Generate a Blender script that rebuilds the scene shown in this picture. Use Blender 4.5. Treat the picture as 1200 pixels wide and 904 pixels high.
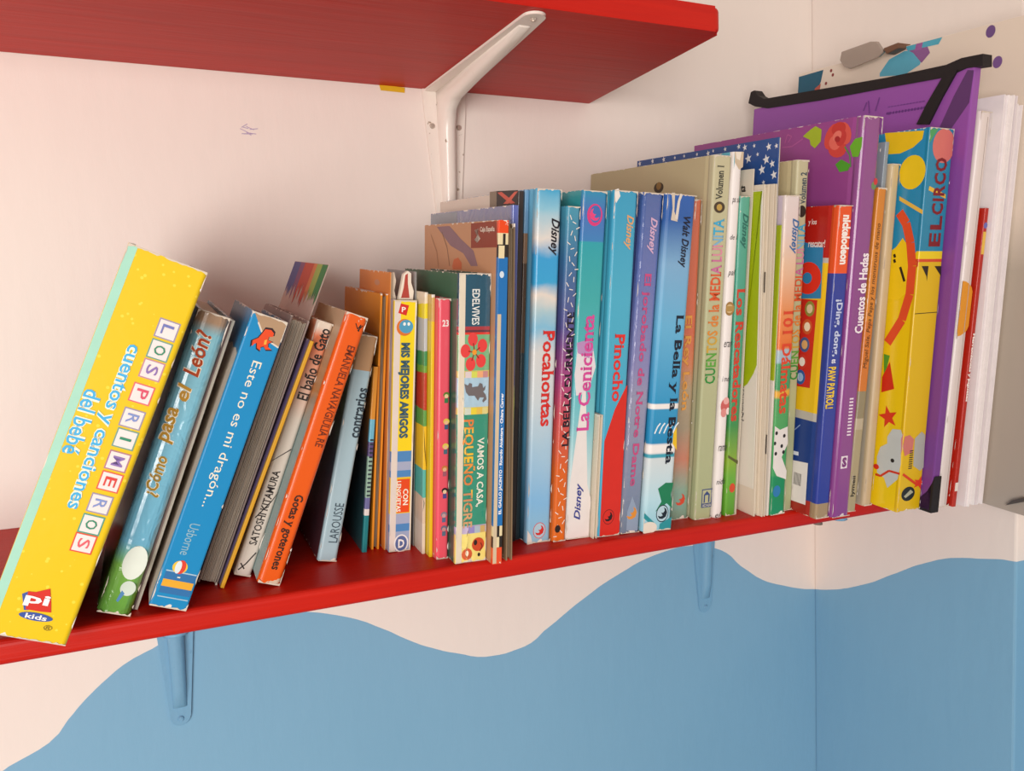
import bpy, bmesh, math, random
from mathutils import Matrix, Vector
random.seed(7)
for o in list(bpy.data.objects): bpy.data.objects.remove(o)
C = bpy.context.scene.collection
sc = bpy.context.scene

# ------------------------------------------------------------------ camera, world, lights, exposure
cam = bpy.data.cameras.new('camera'); cam.lens = 28.3526; cam.sensor_width = 36; cam.clip_start = .01
cam_ob = bpy.data.objects.new('camera', cam); C.objects.link(cam_ob)
cam_ob.matrix_world = Matrix([[0.913346, 0.063446, -0.40221, -0.398246], [-0.405692, 0.057324, -0.91221, -0.695401], [-0.03482, 0.996338, 0.078096, 0.14043], [0.0, 0.0, 0.0, 1.0]])
sc.camera = cam_ob
w = bpy.data.worlds.new('world'); sc.world = w; w.use_nodes = True
bg = w.node_tree.nodes['Background']; bg.inputs[0].default_value = (1.0, .88, .79, 1); bg.inputs[1].default_value = .46
def area(name, loc, target, size, size_y, energy, color):
    l = bpy.data.lights.new(name, 'AREA'); l.shape = 'RECTANGLE'; l.size = size; l.size_y = size_y; l.energy = energy; l.color = color
    o = bpy.data.objects.new(name, l); C.objects.link(o); o.location = loc
    o.rotation_euler = (Vector(target)-Vector(loc)).to_track_quat('-Z', 'Y').to_euler(); return o
area('window_daylight', (-1.15, -1.6, .0), (-.1, 0, .1), .85, .9, 28, (1.0, .95, .91))
sc.view_settings.view_transform = 'Standard'; sc.view_settings.look = 'None'
sc.view_settings.exposure = -0.07; sc.view_settings.gamma = 1

# ------------------------------------------------------------------ colour and material helpers
def lin(h):
    h = h.lstrip('#'); r = []
    for i in (0, 2, 4):
        c = int(h[i:i+2], 16)/255; r.append(c/12.92 if c <= .04045 else ((c+.055)/1.055)**2.4)
    return (*r, 1)
MC = {}
def new_mat(name, rough=.4, coat=0., spec=.35):
    m = bpy.data.materials.new(name); m.use_nodes = True
    b = m.node_tree.nodes['Principled BSDF']; b.inputs['Roughness'].default_value = rough; b.inputs['Specular IOR Level'].default_value = spec
    b.inputs['Coat Weight'].default_value = coat; b.inputs['Coat Roughness'].default_value = .12
    return m, m.node_tree, b
def N(nt, t, **kw):
    n = nt.nodes.new(t)
    for k, v in kw.items(): setattr(n, k, v)
    return n
def flat(h, rough=.45, metal=0., coat=0.):
    k = (h, rough, metal, coat)
    if k in MC: return MC[k]
    m, nt, b = new_mat('ink'+h, rough, coat); b.inputs['Metallic'].default_value = metal
    tc = N(nt, 'ShaderNodeTexCoord'); no = N(nt, 'ShaderNodeTexNoise'); no.inputs['Scale'].default_value = 90; no.inputs['Detail'].default_value = 3
    nt.links.new(tc.outputs['Object'], no.inputs['Vector'])
    mx = N(nt, 'ShaderNodeMix', data_type='RGBA'); c = lin(h)
    mx.inputs[6].default_value = tuple(v*.93 for v in c[:3])+(1,); mx.inputs[7].default_value = tuple(min(1, v*1.07) for v in c[:3])+(1,)
    nt.links.new(no.outputs['Fac'], mx.inputs[0]); nt.links.new(mx.outputs[2], b.inputs['Base Color'])
    MC[k] = m; return m
def bands(stops, h, interp='CONSTANT', rough=.32, coat=.15, wear=.002, wearcol='#e6ddd0', crinkle=0., wobble=0., axis='Z', spots=None):
    """printed cover: colours run along the height (0..h), scuffed paper showing at both ends"""
    m, nt, b = new_mat('cover_print', rough, coat); L = nt.links
    tc = N(nt, 'ShaderNodeTexCoord'); sp = N(nt, 'ShaderNodeSeparateXYZ'); L.new(tc.outputs['Object'], sp.inputs[0])
    src = sp.outputs[axis]
    no = N(nt, 'ShaderNodeTexNoise'); no.inputs['Scale'].default_value = 45 if wobble else 140; no.inputs['Detail'].default_value = 4
    L.new(tc.outputs['Object'], no.inputs['Vector'])
    if wobble:
        a = N(nt, 'ShaderNodeMath', operation='SUBTRACT'); L.new(no.outputs['Fac'], a.inputs[0]); a.inputs[1].default_value = .5
        a2 = N(nt, 'ShaderNodeMath', operation='MULTIPLY_ADD'); L.new(a.outputs[0], a2.inputs[0]); a2.inputs[1].default_value = wobble*h; L.new(src, a2.inputs[2]); z = a2.outputs[0]
    else: z = src
    dv = N(nt, 'ShaderNodeMath', operation='DIVIDE'); L.new(z, dv.inputs[0]); dv.inputs[1].default_value = h
    rp = N(nt, 'ShaderNodeValToRGB'); rp.color_ramp.interpolation = interp; L.new(dv.outputs[0], rp.inputs[0])
    el = rp.color_ramp.elements
    stops = sorted(stops)
    el[0].position = stops[0][0]; el[0].color = lin(stops[0][1])
    if len(stops) > 1: el[1].position = stops[1][0]; el[1].color = lin(stops[1][1])
    else: el[1].position = 1; el[1].color = lin(stops[0][1])
    for p, c in stops[2:]:
        e = el.new(p); e.color = lin(c)
    col = rp.outputs[0]
    if spots:
        vo = N(nt, 'ShaderNodeTexVoronoi'); vo.inputs['Scale'].default_value = spots[0]; L.new(tc.outputs['Object'], vo.inputs['Vector'])
        lt = N(nt, 'ShaderNodeMath', operation='LESS_THAN'); L.new(vo.outputs['Distance'], lt.inputs[0]); lt.inputs[1].default_value = spots[1]
        mm = N(nt, 'ShaderNodeMix', data_type='RGBA'); L.new(lt.outputs[0], mm.inputs[0]); L.new(col, mm.inputs[6]); mm.inputs[7].default_value = lin(spots[2]); col = mm.outputs[2]
    if wear:
        # distance to the nearer end of the book, roughened by noise: worn paper shows there
        s1 = N(nt, 'ShaderNodeMath', operation='SUBTRACT'); s1.inputs[0].default_value = h; L.new(sp.outputs['Z'], s1.inputs[1])
        mn = N(nt, 'ShaderNodeMath', operation='MINIMUM'); L.new(sp.outputs['Z'], mn.inputs[0]); L.new(s1.outputs[0], mn.inputs[1])
        n2 = N(nt, 'ShaderNodeTexNoise'); n2.inputs['Scale'].default_value = 150; n2.inputs['Detail'].default_value = 5; L.new(tc.outputs['Object'], n2.inputs['Vector'])
        th = N(nt, 'ShaderNodeMath', operation='MULTIPLY_ADD'); L.new(n2.outputs['Fac'], th.inputs[0]); th.inputs[1].default_value = -wear*4; th.inputs[2].default_value = wear*2.4
        ad = N(nt, 'ShaderNodeMath', operation='ADD'); L.new(mn.outputs[0], ad.inputs[0]); L.new(th.outputs[0], ad.inputs[1])
        ls = N(nt, 'ShaderNodeMath', operation='LESS_THAN'); L.new(ad.outputs[0], ls.inputs[0]); ls.inputs[1].default_value = wear*.35
        mw = N(nt, 'ShaderNodeMix', data_type='RGBA'); L.new(ls.outputs[0], mw.inputs[0]); L.new(col, mw.inputs[6]); mw.inputs[7].default_value = lin(wearcol); col = mw.outputs[2]
    L.new(col, b.inputs['Base Color'])
    bp = N(nt, 'ShaderNodeBump'); bp.inputs['Distance'].default_value = .0006; bp.inputs['Strength'].default_value = .12
    if crinkle:
        n3 = N(nt, 'ShaderNodeTexNoise'); n3.inputs['Scale'].default_value = 55; n3.inputs['Detail'].default_value = 2; n3.inputs['Distortion'].default_value = 1.5
        L.new(tc.outputs['Object'], n3.inputs['Vector']); L.new(n3.outputs['Fac'], bp.inputs['Height'])
        bp.inputs['Distance'].default_value = .004; bp.inputs['Strength'].default_value = crinkle
        b.inputs['Roughness'].default_value = .12; b.inputs['Coat Weight'].default_value = 1
    else: L.new(no.outputs['Fac'], bp.inputs['Height'])
    L.new(bp.outputs[0], b.inputs['Normal'])
    return m
def pages_mat(c1, c2, pitch=.0007, axis='X'):
    k = ('pg', c1, c2, pitch, axis)
    if k in MC: return MC[k]
    m, nt, b = new_mat('page_edges', .8); L = nt.links
    tc = N(nt, 'ShaderNodeTexCoord'); sp = N(nt, 'ShaderNodeSeparateXYZ'); L.new(tc.outputs['Object'], sp.inputs[0])
    no = N(nt, 'ShaderNodeTexNoise'); no.inputs['Scale'].default_value = 20; L.new(tc.outputs['Object'], no.inputs['Vector'])
    a = N(nt, 'ShaderNodeMath', operation='MULTIPLY_ADD'); L.new(no.outputs['Fac'], a.inputs[0]); a.inputs[1].default_value = pitch*2; L.new(sp.outputs[axis], a.inputs[2])
    f = N(nt, 'ShaderNodeMath', operation='DIVIDE'); L.new(a.outputs[0], f.inputs[0]); f.inputs[1].default_value = pitch
    g = N(nt, 'ShaderNodeMath', operation='PINGPONG'); L.new(f.outputs[0], g.inputs[0]); g.inputs[1].default_value = .5
    h = N(nt, 'ShaderNodeMath', operation='MULTIPLY'); L.new(g.outputs[0], h.inputs[0]); h.inputs[1].default_value = 2
    mx = N(nt, 'ShaderNodeMix', data_type='RGBA'); mx.inputs[6].default_value = lin(c1); mx.inputs[7].default_value = lin(c2)
    L.new(h.outputs[0], mx.inputs[0]); L.new(mx.outputs[2], b.inputs['Base Color'])
    bp = N(nt, 'ShaderNodeBump'); bp.inputs['Distance'].default_value = .0003; L.new(h.outputs[0], bp.inputs['Height']); L.new(bp.outputs[0], b.inputs['Normal'])
    MC[k] = m; return m

# ------------------------------------------------------------------ mesh helpers
def link(name, me, mats, parent=None, kind=None, smooth=False):
    o = bpy.data.objects.new(name, me); C.objects.link(o)
    for m in (mats if isinstance(mats, (list, tuple)) else [mats]): me.materials.append(m)
    if parent is not None: o.parent = parent
    if kind: o['kind'] = kind
    if smooth:
        for p in me.polygons: p.use_smooth = True
    return o
def from_bm(name, bm, mats, parent=None, kind=None, smooth=False, bevel=0, seg=2):
    if bevel: bmesh.ops.bevel(bm, geom=bm.edges[:], offset=bevel, segments=seg, affect='EDGES', profile=.6)
    bmesh.ops.recalc_face_normals(bm, faces=bm.faces[:])
    me = bpy.data.meshes.new(name); bm.to_mesh(me); bm.free()
    return link(name, me, mats, parent, kind, smooth)
def box_bm(x0, x1, y0, y1, z0, z1, bm=None):
    bm = bm or bmesh.new()
    v = [bm.verts.new(p) for p in ((x0,y0,z0),(x1,y0,z0),(x1,y1,z0),(x0,y1,z0),(x0,y0,z1),(x1,y0,z1),(x1,y1,z1),(x0,y1,z1))]
    for f in ((0,1,2,3),(4,5,6,7),(0,1,5,4),(1,2,6,5),(2,3,7,6),(3,0,4,7)): bm.faces.new([v[i] for i in f])
    return bm
def prism_bm(pts, axis, a0, a1, bm=None):
    """polygon pts extruded along axis ('X','Y','Z'); pts are the two other coordinates in xyz order"""
    bm = bm or bmesh.new()
    def P(p, a): return {'X': (a, p[0], p[1]), 'Y': (p[0], a, p[1]), 'Z': (p[0], p[1], a)}[axis]
    lo = [bm.verts.new(P(p, a0)) for p in pts]; hi = [bm.verts.new(P(p, a1)) for p in pts]
    bm.faces.new(lo); bm.faces.new(hi[::-1]); n = len(pts)
    for i in range(n): bm.faces.new((lo[i], lo[(i+1) % n], hi[(i+1) % n], hi[i]))
    return bm
def strip_bm(path, t, z0, z1, inward, nz=1):
    """sheet following an XY path, thickness t towards inward side"""
    bm = bmesh.new(); n = len(path); inn = []
    for i, p in enumerate(path):
        a = Vector(path[max(0, i-1)]); b = Vector(path[min(n-1, i+1)]); d = (b-a).normalized(); nn = Vector((-d.y, d.x))*inward
        inn.append((p[0]+nn.x*t, p[1]+nn.y*t))
    rows = []
    for k in range(nz+1):
        z = z0+(z1-z0)*k/nz
        rows.append(([bm.verts.new((p[0], p[1], z)) for p in path], [bm.verts.new((p[0], p[1], z)) for p in inn]))
    for k in range(nz):
        (o0, i0), (o1, i1) = rows[k], rows[k+1]
        for j in range(n-1):
            bm.faces.new((o0[j], o0[j+1], o1[j+1], o1[j])); bm.faces.new((i0[j], i1[j], i1[j+1], i0[j+1]))
        bm.faces.new((o0[0], o1[0], i1[0], i0[0])); bm.faces.new((o0[-1], i0[-1], i1[-1], o1[-1]))
    for (o_, i_) in (rows[0], rows[-1]):
        for j in range(n-1): bm.faces.new((o_[j], i_[j], i_[j+1], o_[j+1]))
    return bm

# ------------------------------------------------------------------ things
T = 0.100167       # the lower shelf sags forward by this angle; everything standing on it follows
D = {
  'primeros': (-0.48809, -0.21984, 0.39477, 0.0, 0.04022, 0.21131, 0.16),
  'leon': (-0.43731, -0.19536, 0.3574, 0.0, 0.01806, 0.17981, 0.16),
  'sketch': (-0.41976, -0.18792, 0.35764, 0.0, 0.0032, 0.17798, 0.12037),
  'dragon': (-0.41032, -0.20075, 0.37036, 0.0, 0.02074, 0.17768, 0.10201),
  'foreedge': (-0.3829, -0.16927, 0.36855, 0.0, 0.01174, 0.1748, 0.11851),
  'paint': (-0.37167, -0.15219, 0.38137, 0.0, 0.00078, 0.21263, 0.13005),
  'yellowsp': (-0.37036, -0.17573, 0.38018, 0.0, 0.00239, 0.16256, 0.16),
  'gato': (-0.36121, -0.16433, 0.34887, 0.0, 0.01063, 0.17044, 0.16),
  'gotas': (-0.34935, -0.18569, 0.34923, 0.0, 0.01404, 0.17599, 0.0898),
  'contr': (-0.30784, -0.16021, 0.20704, 0.0, 0.01283, 0.15406, 0.15701),
  'teal': (-0.27579, -0.15126, 0.08639, 0.0, 0.00353, 0.12997, 0.136),
  'orange': (-0.26848, -0.14873, 0.05853, 0.0, 0.00522, 0.17821, 0.10621),
  'orangetall': (-0.26041, -0.1521, 0.04343, 0.0, 0.00119, 0.19269, 0.08553),
  'mis': (-0.25898, -0.15896, 0.04295, 0.0, 0.01557, 0.17411, 0.08),
  'grey': (-0.23917, -0.15298, 0.02556, 0.0, 0.00061, 0.19281, 0.0724),
  'robot': (-0.23838, -0.16977, 0.02377, 0.0, 0.00237, 0.17984, 0.12),
  'yelthin': (-0.23555, -0.17704, 0.02133, 0.0, 0.00238, 0.17873, 0.16),
  'pink': (-0.23293, -0.18363, 0.02061, 0.0, 0.00873, 0.17645, 0.16),
  'tigre': (-0.22396, -0.19648, 0.02021, 0.0, 0.02213, 0.19275, 0.11759),
  'gallo': (-0.20111, -0.20641, 0.01754, 0.0, 0.00688, 0.22598, 0.14893),
  'brownthin': (-0.18992, -0.20356, 0.00347, 0.0, 0.00449, 0.22414, 0.16),
  'indigo': (-0.18381, -0.188, 0.01744, 0.0, 0.00482, 0.23641, 0.16769),
  'dark': (-0.17278, -0.172, 0.01745, 0.0, 0.0048, 0.24666, 0.15962),
  'lblue': (-0.16757, -0.16997, 0.02108, 0.0, 0.00319, 0.24786, 0.16),
  'poca': (-0.16419, -0.18175, 0.02106, 0.0, 0.01872, 0.24788, 0.16),
  'durm': (-0.14528, -0.18552, 0.03065, 0.0, 0.01034, 0.23681, 0.16),
  'cen': (-0.13469, -0.18598, 0.03373, 0.0, 0.01895, 0.24752, 0.144),
  'creamb': (-0.11512, -0.19067, 0.02941, 0.0, 0.00314, 0.092, 0.16),
  'pino': (-0.11172, -0.19024, 0.02922, 0.0, 0.01914, 0.24798, 0.16),
  'joro': (-0.09237, -0.19128, 0.044, 0.0, 0.01656, 0.24727, 0.16),
  'bella': (-0.07556, -0.19543, 0.04407, 0.0, 0.02498, 0.24635, 0.16),
  'rey': (-0.03883, -0.17888, 0.00119, 0.0, 0.016, 0.24481, 0.16),
  'media1': (-0.02206, -0.18623, 0.01143, 0.0, 0.01569, 0.27617, 0.18077),
  'roll': (-0.00479, -0.18822, 0.0065, 0.0, 0.00863, 0.2791, 0.16),
  'resc': (0.00686, -0.18732, -0.00477, 0.0, 0.00995, 0.24775, 0.08),
  'ta': (0.01703, -0.18735, -0.00172, 0.0, 0.0012, 0.26787, 0.16),
  'lime': (0.02596, -0.19664, -0.0317, 0.02277, 0.00119, 0.22907, 0.16),
  'creama': (0.02738, -0.19686, -0.0317, 0.0, 0.00462, 0.25621, 0.16),
  'creamc': (0.03219, -0.20041, -0.02875, 0.0, 0.0031, 0.25651, 0.16),
  'star': (0.03545, -0.19604, -0.01691, 0.0, 0.00239, 0.29042, 0.18998),
  'limethin': (0.03807, -0.19958, -0.01712, 0.0, 0.00239, 0.22681, 0.16),
  'dalm': (0.04071, -0.20073, -0.01733, 0.0, 0.01441, 0.24864, 0.16),
  'media2': (0.05576, -0.19562, -0.0191, 0.0, 0.0114, 0.27527, 0.16),
  'paw': (0.06736, -0.22163, 0.00596, 0.0, 0.01365, 0.24142, 0.16),
  'hadas': (0.08124, -0.22476, 0.006, 0.0, 0.01883, 0.30532, 0.20201),
  'miguel': (0.1041, -0.21869, 0.02247, 0.0, 0.00898, 0.25555, 0.16),
  'greyblue': (0.12013, -0.20808, 0.0175, 0.0, 0.00404, 0.29092, 0.16),
  'creamthin': (0.12866, -0.21238, 0.00196, 0.0, 0.00897, 0.27457, 0.16),
  'circo': (0.14057, -0.23486, -0.00468, 0.0, 0.02599, 0.29942, 0.192),
  'folder': (0.16678, -0.24427, 0.00362, 0.0, 0.00783, 0.35183, 0.24121),
  'white': (0.18156, -0.23954, 0.01579, 0.0, 0.01276, 0.3136, 0.16),
  'red': (0.1954, -0.24241, 0.01206, 0.0, 0.00321, 0.24155, 0.16),
  'papers': (0.20386, -0.24529, -0.00904, 0.0, 0.02184, 0.3261, 0.16),
  'orangethin': (0.22588, -0.25957, -0.00885, 0.0, 0.00159, 0.18554, 0.16),
  'clip': (0.22767, -0.3105, -0.00893, 0.0, 0.0032, 0.38652, 0.30792),
}       # x, y, lean, lift, thickness, height, depth (metres, on the shelf)
RX = Matrix.Rotation(T, 4, 'X')
def tag(o, label, cat, group=None):
    o['label'] = label; o['category'] = cat
    if group: o['group'] = group
    return o
GB = 'picture books standing on the red shelf'
def place(key, name, label, cat='book', group=GB):
    x, y, al, lift, w, h, d = D[key]
    o = bpy.data.objects.new(name, None); C.objects.link(o); o.empty_display_size = .02
    o.matrix_world = RX @ Matrix.Translation((x, y, lift+(w*math.sin(al) if al > 0 else 0))) @ Matrix.Rotation(al, 4, 'Y')
    tag(o, label, cat, group); o_dim[o.name] = (w, h, d)
    return o
o_dim = {}
def arc(cx, cy, r, a0, a1, n=5):
    return [(cx+r*math.cos(a0+(a1-a0)*i/n), cy+r*math.sin(a0+(a1-a0)*i/n)) for i in range(n+1)]
PG = ('#e9dfcb', '#c9b99c')
def book(key, name, label, spine, left=None, right=None, pages=PG, groove=True, board=None, rnd=None, group=GB):
    """spine towards the room: spine, front_cover (right), back_cover (left), page_block"""
    o = place(key, name, label, 'book', group); w, h, d = o_dim[o.name]
    t = board or min(.0019, w*.17); r = rnd or min(.0024, w*.24); g = .0075 if groove else max(.003, r+.001)
    left = left or spine; right = right or left; gi = .0007 if groove else 0
    path = [(gi, g), (0, g-.0025 if groove else g-.0005)] + arc(r, r, r, math.pi, 1.5*math.pi) + arc(w-r, r, r, 1.5*math.pi, 2*math.pi) + [(w, g-.0025 if groove else g-.0005), (w-gi, g)]
    from_bm('spine', strip_bm(path, t, 0, h, 1, 6), spine, o, smooth=False)
    from_bm('back_cover', strip_bm([(gi, g), (0, g+.003), (0, d)], t, 0, h, -1), left, o)
    from_bm('front_cover', strip_bm([(w-gi, g), (w, g+.003), (w, d)], t, 0, h, 1), right, o)
    e = .0022
    from_bm('page_block', box_bm(t*1.1, w-t*1.1, t+.0006, d-.003, e, h-e), pages_mat(*pages), o)
    if w > .008 and not key == 'roll':
        q = Print(o, 'scuffed_edge', 'S', kind='stuff'); rs = random.Random(key)
        for i in range(16 if w > .012 else 8):
            sd = rs.random() < .5; z = rs.choice((rs.uniform(0, h), rs.uniform(0, .02), h-rs.uniform(0, .02))); l = rs.uniform(.002, .012); t_ = rs.uniform(.0003, .0008)
            x0, x1 = (.0001, .0001+t_) if sd else (w-.0001, w-.0001-t_); z = min(max(z, .0005), h-l-.0005)
            q.poly([(x0, z), (x1, z+l*.3), (x1, z+l*.55), (x0, z+l)], rs.choice(('#d8cdc0', '#c9bcae', '#e2d9cf')), rough=.8)
        for zz, sg_ in ((h, -1), (0, 1)):
            n_ = max(3, int(w/.0016)); P_ = [(.0002+(w-.0004)*i/n_, zz+sg_*rs.uniform(.0002, .0013)*(2.2 if i in (0, n_) else 1)) for i in range(n_+1)]
            q.poly([(.0002, zz+sg_*.00005)]+P_+[(w-.0002, zz+sg_*.00005)], '#d2c5b5', rough=.8)
        q.done()
    return o
def open_book(key, name, label, left, right=None, pages=PG, pitch=.0007, board=None, nblock=1, group=GB, cat='book', prot=.001):
    """fore-edge towards the room"""
    o = place(key, name, label, cat, group); w, h, d = o_dim[o.name]; t = board or min(.0016, w*.2)
    right = right or left
    from_bm('back_cover', box_bm(0, t, 0, d, 0, h), left, o)
    from_bm('front_cover', box_bm(w-t, w, 0, d, 0, h), right, o)
    a = t+.0001; b = w-t-.0001
    for i in range(nblock):
        x0 = a+(b-a)*i/nblock; x1 = a+(b-a)*(i+1)/nblock-(.0002 if nblock > 1 else 0)
        j = random.uniform(0, .0015)
        from_bm('page_block' if nblock == 1 else 'page', box_bm(x0, x1, prot+j, d-.001, .0015, h-.0015-j), pages_mat(*pages, pitch), o)
    from_bm('spine', box_bm(0, w, d+.0001, d+.0012, 0, h), left, o)
    return o
def sheet(key, name, label, m, cat='booklet', group=GB, edge=None):
    o = place(key, name, label, cat, group); w, h, d = o_dim[o.name]
    from_bm('back_cover', box_bm(0, w*.45, 0, d, 0, h), m, o)
    from_bm('page_block', box_bm(w*.45, w, .0005, d, 0, h-.0004), edge or pages_mat('#efe8dc', '#d8cdb8', .0004), o)
    return o

class Print:
    """flat printing on one face: S spine (x,z), L left cover (y,z), R right cover (y,z)"""
    def __init__(s, root, name, face, depth=0, kind=None):
        s.root, s.name, s.face, s.kind = root, name, face, kind; s.q = []; s.k = 0; s.dep = depth; s.w = o_dim[root.name][0]
    def P(s, p, e):
        e = .00008+e*.000008; wd, _, dd = o_dim[s.root.name]; m = wd if s.face == 'S' else dd
        p = (min(max(p[0], .00015), m-.00015), p[1])
        return (p[0], -e+s.dep, p[1]) if s.face == 'S' else ((-e if s.face == 'L' else s.w+e), p[0], p[1])
    def poly(s, pts, col, **kw):
        s.q.append(([s.P(p, s.k) for p in pts], flat(col, **kw))); s.k += 1; return s
    def rect(s, a, b, col, **kw): return s.poly([(a[0], a[1]), (b[0], a[1]), (b[0], b[1]), (a[0], b[1])], col, **kw)
    def ell(s, c, e, col, n=22, rot=0, **kw):
        rx, rz = abs(e[0]-c[0]), abs(e[1]-c[1]); P = []
        for i in range(n):
            x, z = rx*math.cos(2*math.pi*i/n), rz*math.sin(2*math.pi*i/n)
            P.append((c[0]+x*math.cos(rot)-z*math.sin(rot), c[1]+x*math.sin(rot)+z*math.cos(rot)))
        return s.poly(P, col, **kw)
    def star(s, c, r, col, ph=.3, n=5, q=.42, asp=1):
        return s.poly([(c[0]+asp*(r if i % 2 == 0 else r*q)*math.sin(ph+math.pi*i/n), c[1]+(r if i % 2 == 0 else r*q)*math.cos(ph+math.pi*i/n)) for i in range(2*n)], col)
    def line(s, pts, wd, col, **kw):
        for a, b in zip(pts, pts[1:]):
            d = Vector((b[0]-a[0], b[1]-a[1])); 
            if d.length < 1e-7: continue
            n = Vector((-d.y, d.x)).normalized()*wd/2
            s.poly([(a[0]+n.x, a[1]+n.y), (b[0]+n.x, b[1]+n.y), (b[0]-n.x, b[1]-n.y), (a[0]-n.x, a[1]-n.y)], col, **kw)
        return s
    def done(s):
        """one part for each printed picture: polygons that touch or overlap belong together"""
        a = 0 if s.face == 'S' else 1; G = []
        for v, m in s.q:
            bb = [min(p[a] for p in v)-.0002, max(p[a] for p in v)+.0002, min(p[2] for p in v)-.0002, max(p[2] for p in v)+.0002]; mem = [(v, m)]; keep = []
            for g in G:
                if s.kind or (g[0][0] <= bb[1] and bb[0] <= g[0][1] and g[0][2] <= bb[3] and bb[2] <= g[0][3]):
                    bb = [min(bb[0], g[0][0]), max(bb[1], g[0][1]), min(bb[2], g[0][2]), max(bb[3], g[0][3])]; mem = g[1]+mem
                else: keep.append(g)
            G = keep+[(bb, mem)]
        for bb, mem in G:
            bm = bmesh.new(); ms = []
            for v, m in mem:
                if m not in ms: ms.append(m)
                bm.faces.new([bm.verts.new(p) for p in v]).material_index = ms.index(m)
            me = bpy.data.meshes.new(s.name); bm.to_mesh(me); bm.free(); link(s.name, me, ms, s.root, s.kind)
    def next(s, name, kind=None): s.done(); s.name, s.kind, s.q = name, kind, []; return s
TX = {}
def serifs(vs, fs):
    """small slabs at the flat ends of upright strokes"""
    cnt = {}
    for f in fs:
        for a, b in zip(f, f[1:]+f[:1]):
            e = (min(a, b), max(a, b)); cnt[e] = cnt.get(e, 0)+1
    vert = {}
    mid = sum(v[1] for v in vs)/len(vs); vs = list(vs); fs = list(fs)
    for (a, b), c in list(cnt.items()):
        if c != 1: continue
        (x0, y0), (x1, y1) = vs[a], vs[b]
        if abs(y0-y1) < .002 and .05 < abs(x0-x1) < .19:
            lo, hi = min(x0, x1)-.045, max(x0, x1)+.045; t = .045 if y0 < mid else -.045; n = len(vs)
            vs += [(lo, y0), (hi, y0), (hi-.01, y0+t), (lo+.01, y0+t)]; fs.append((n, n+1, n+2, n+3))
    return vs, fs
def glyphs(body, bold, shear, spacing, serif=False):
    k = (body, bold, shear, spacing, serif)
    if k not in TX:
        cu = bpy.data.curves.new('lettering', 'FONT'); cu.body = body; cu.size = 1; cu.offset = bold; cu.shear = shear; cu.resolution_u = 2; cu.space_character = spacing
        ob = bpy.data.objects.new('lettering', cu); C.objects.link(ob)
        dg = bpy.context.evaluated_depsgraph_get(); me = bpy.data.meshes.new_from_object(ob.evaluated_get(dg))
        vs = [(v.co.x, v.co.y) for v in me.vertices]; fs = [tuple(p.vertices) for p in me.polygons]
        bpy.data.objects.remove(ob); bpy.data.curves.remove(cu); bpy.data.meshes.remove(me)
        TX[k] = serifs(vs, fs) if serif else (vs, fs)
    return TX[k]
def text(root, face, body, a, b, way, col, bold=.0, shear=0, spacing=1., name='lettering', lift=14, slab=False, serif=False, **kw):
    """lettering fitted into the rectangle a-b of a face; way: down, up or flat; col may be a list of (share, colour)"""
    vs, fs = glyphs(body, bold, shear, spacing, serif)
    x0, x1 = min(v[0] for v in vs), max(v[0] for v in vs); y0, y1 = min(v[1] for v in vs), max(v[1] for v in vs)
    u0, u1 = min(a[0], b[0]), max(a[0], b[0]); z0, z1 = min(a[1], b[1]), max(a[1], b[1]); w = o_dim[root.name][0]
    if face == 'S': u0, u1 = max(u0, .0003), min(u1, w-.0003)
    sg = 1 if face == 'S' else -1                      # on the left cover the reader's right is -y
    if sg < 0: u0, u1 = -u1, -u0
    out = []
    for x, y in vs:
        p, q = (x-x0)/(x1-x0), (y-y0)/(y1-y0)
        if way == 'down': u, z = u0+(u1-u0)*q, z1-(z1-z0)*p
        elif way == 'up': u, z = u1-(u1-u0)*q, z0+(z1-z0)*p
        else: u, z = u0+(u1-u0)*p, z0+(z1-z0)*q
        e = .00008+lift*.000008+(.0001 if lift > 10 else 0)
        out.append((u, -e, z) if face == 'S' else (-e, -u, z))
    me = bpy.data.meshes.new(name); me.from_pydata(out, [], fs)
    cols = col if isinstance(col, list) else [(1, col)]
    if len(cols) > 1:
        for pl in me.polygons:
            s = sum((vs[i][0]-x0)/(x1-x0) for i in pl.vertices)/len(pl.vertices)
            pl.material_index = next((i for i, c in enumerate(cols) if s <= c[0]+1e-6), len(cols)-1)
    return link(name, me, [flat(c[1], **kw) for c in cols], root)
def logo_swirl(pr, c, r, col, asp=1.):
    """small flame-shaped swirl mark"""
    P = [(-.9,-.3),(-.55,-.85),(.1,-.95),(.75,-.6),(.95,.1),(.7,.75),(.25,1.05),(.45,.45),(.15,.1),(-.25,.15),(.1,-.35),(-.3,-.5)]
    pr.poly([(c[0]+p[0]*r*asp, c[1]+p[1]*r) for p in P], col)
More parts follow.
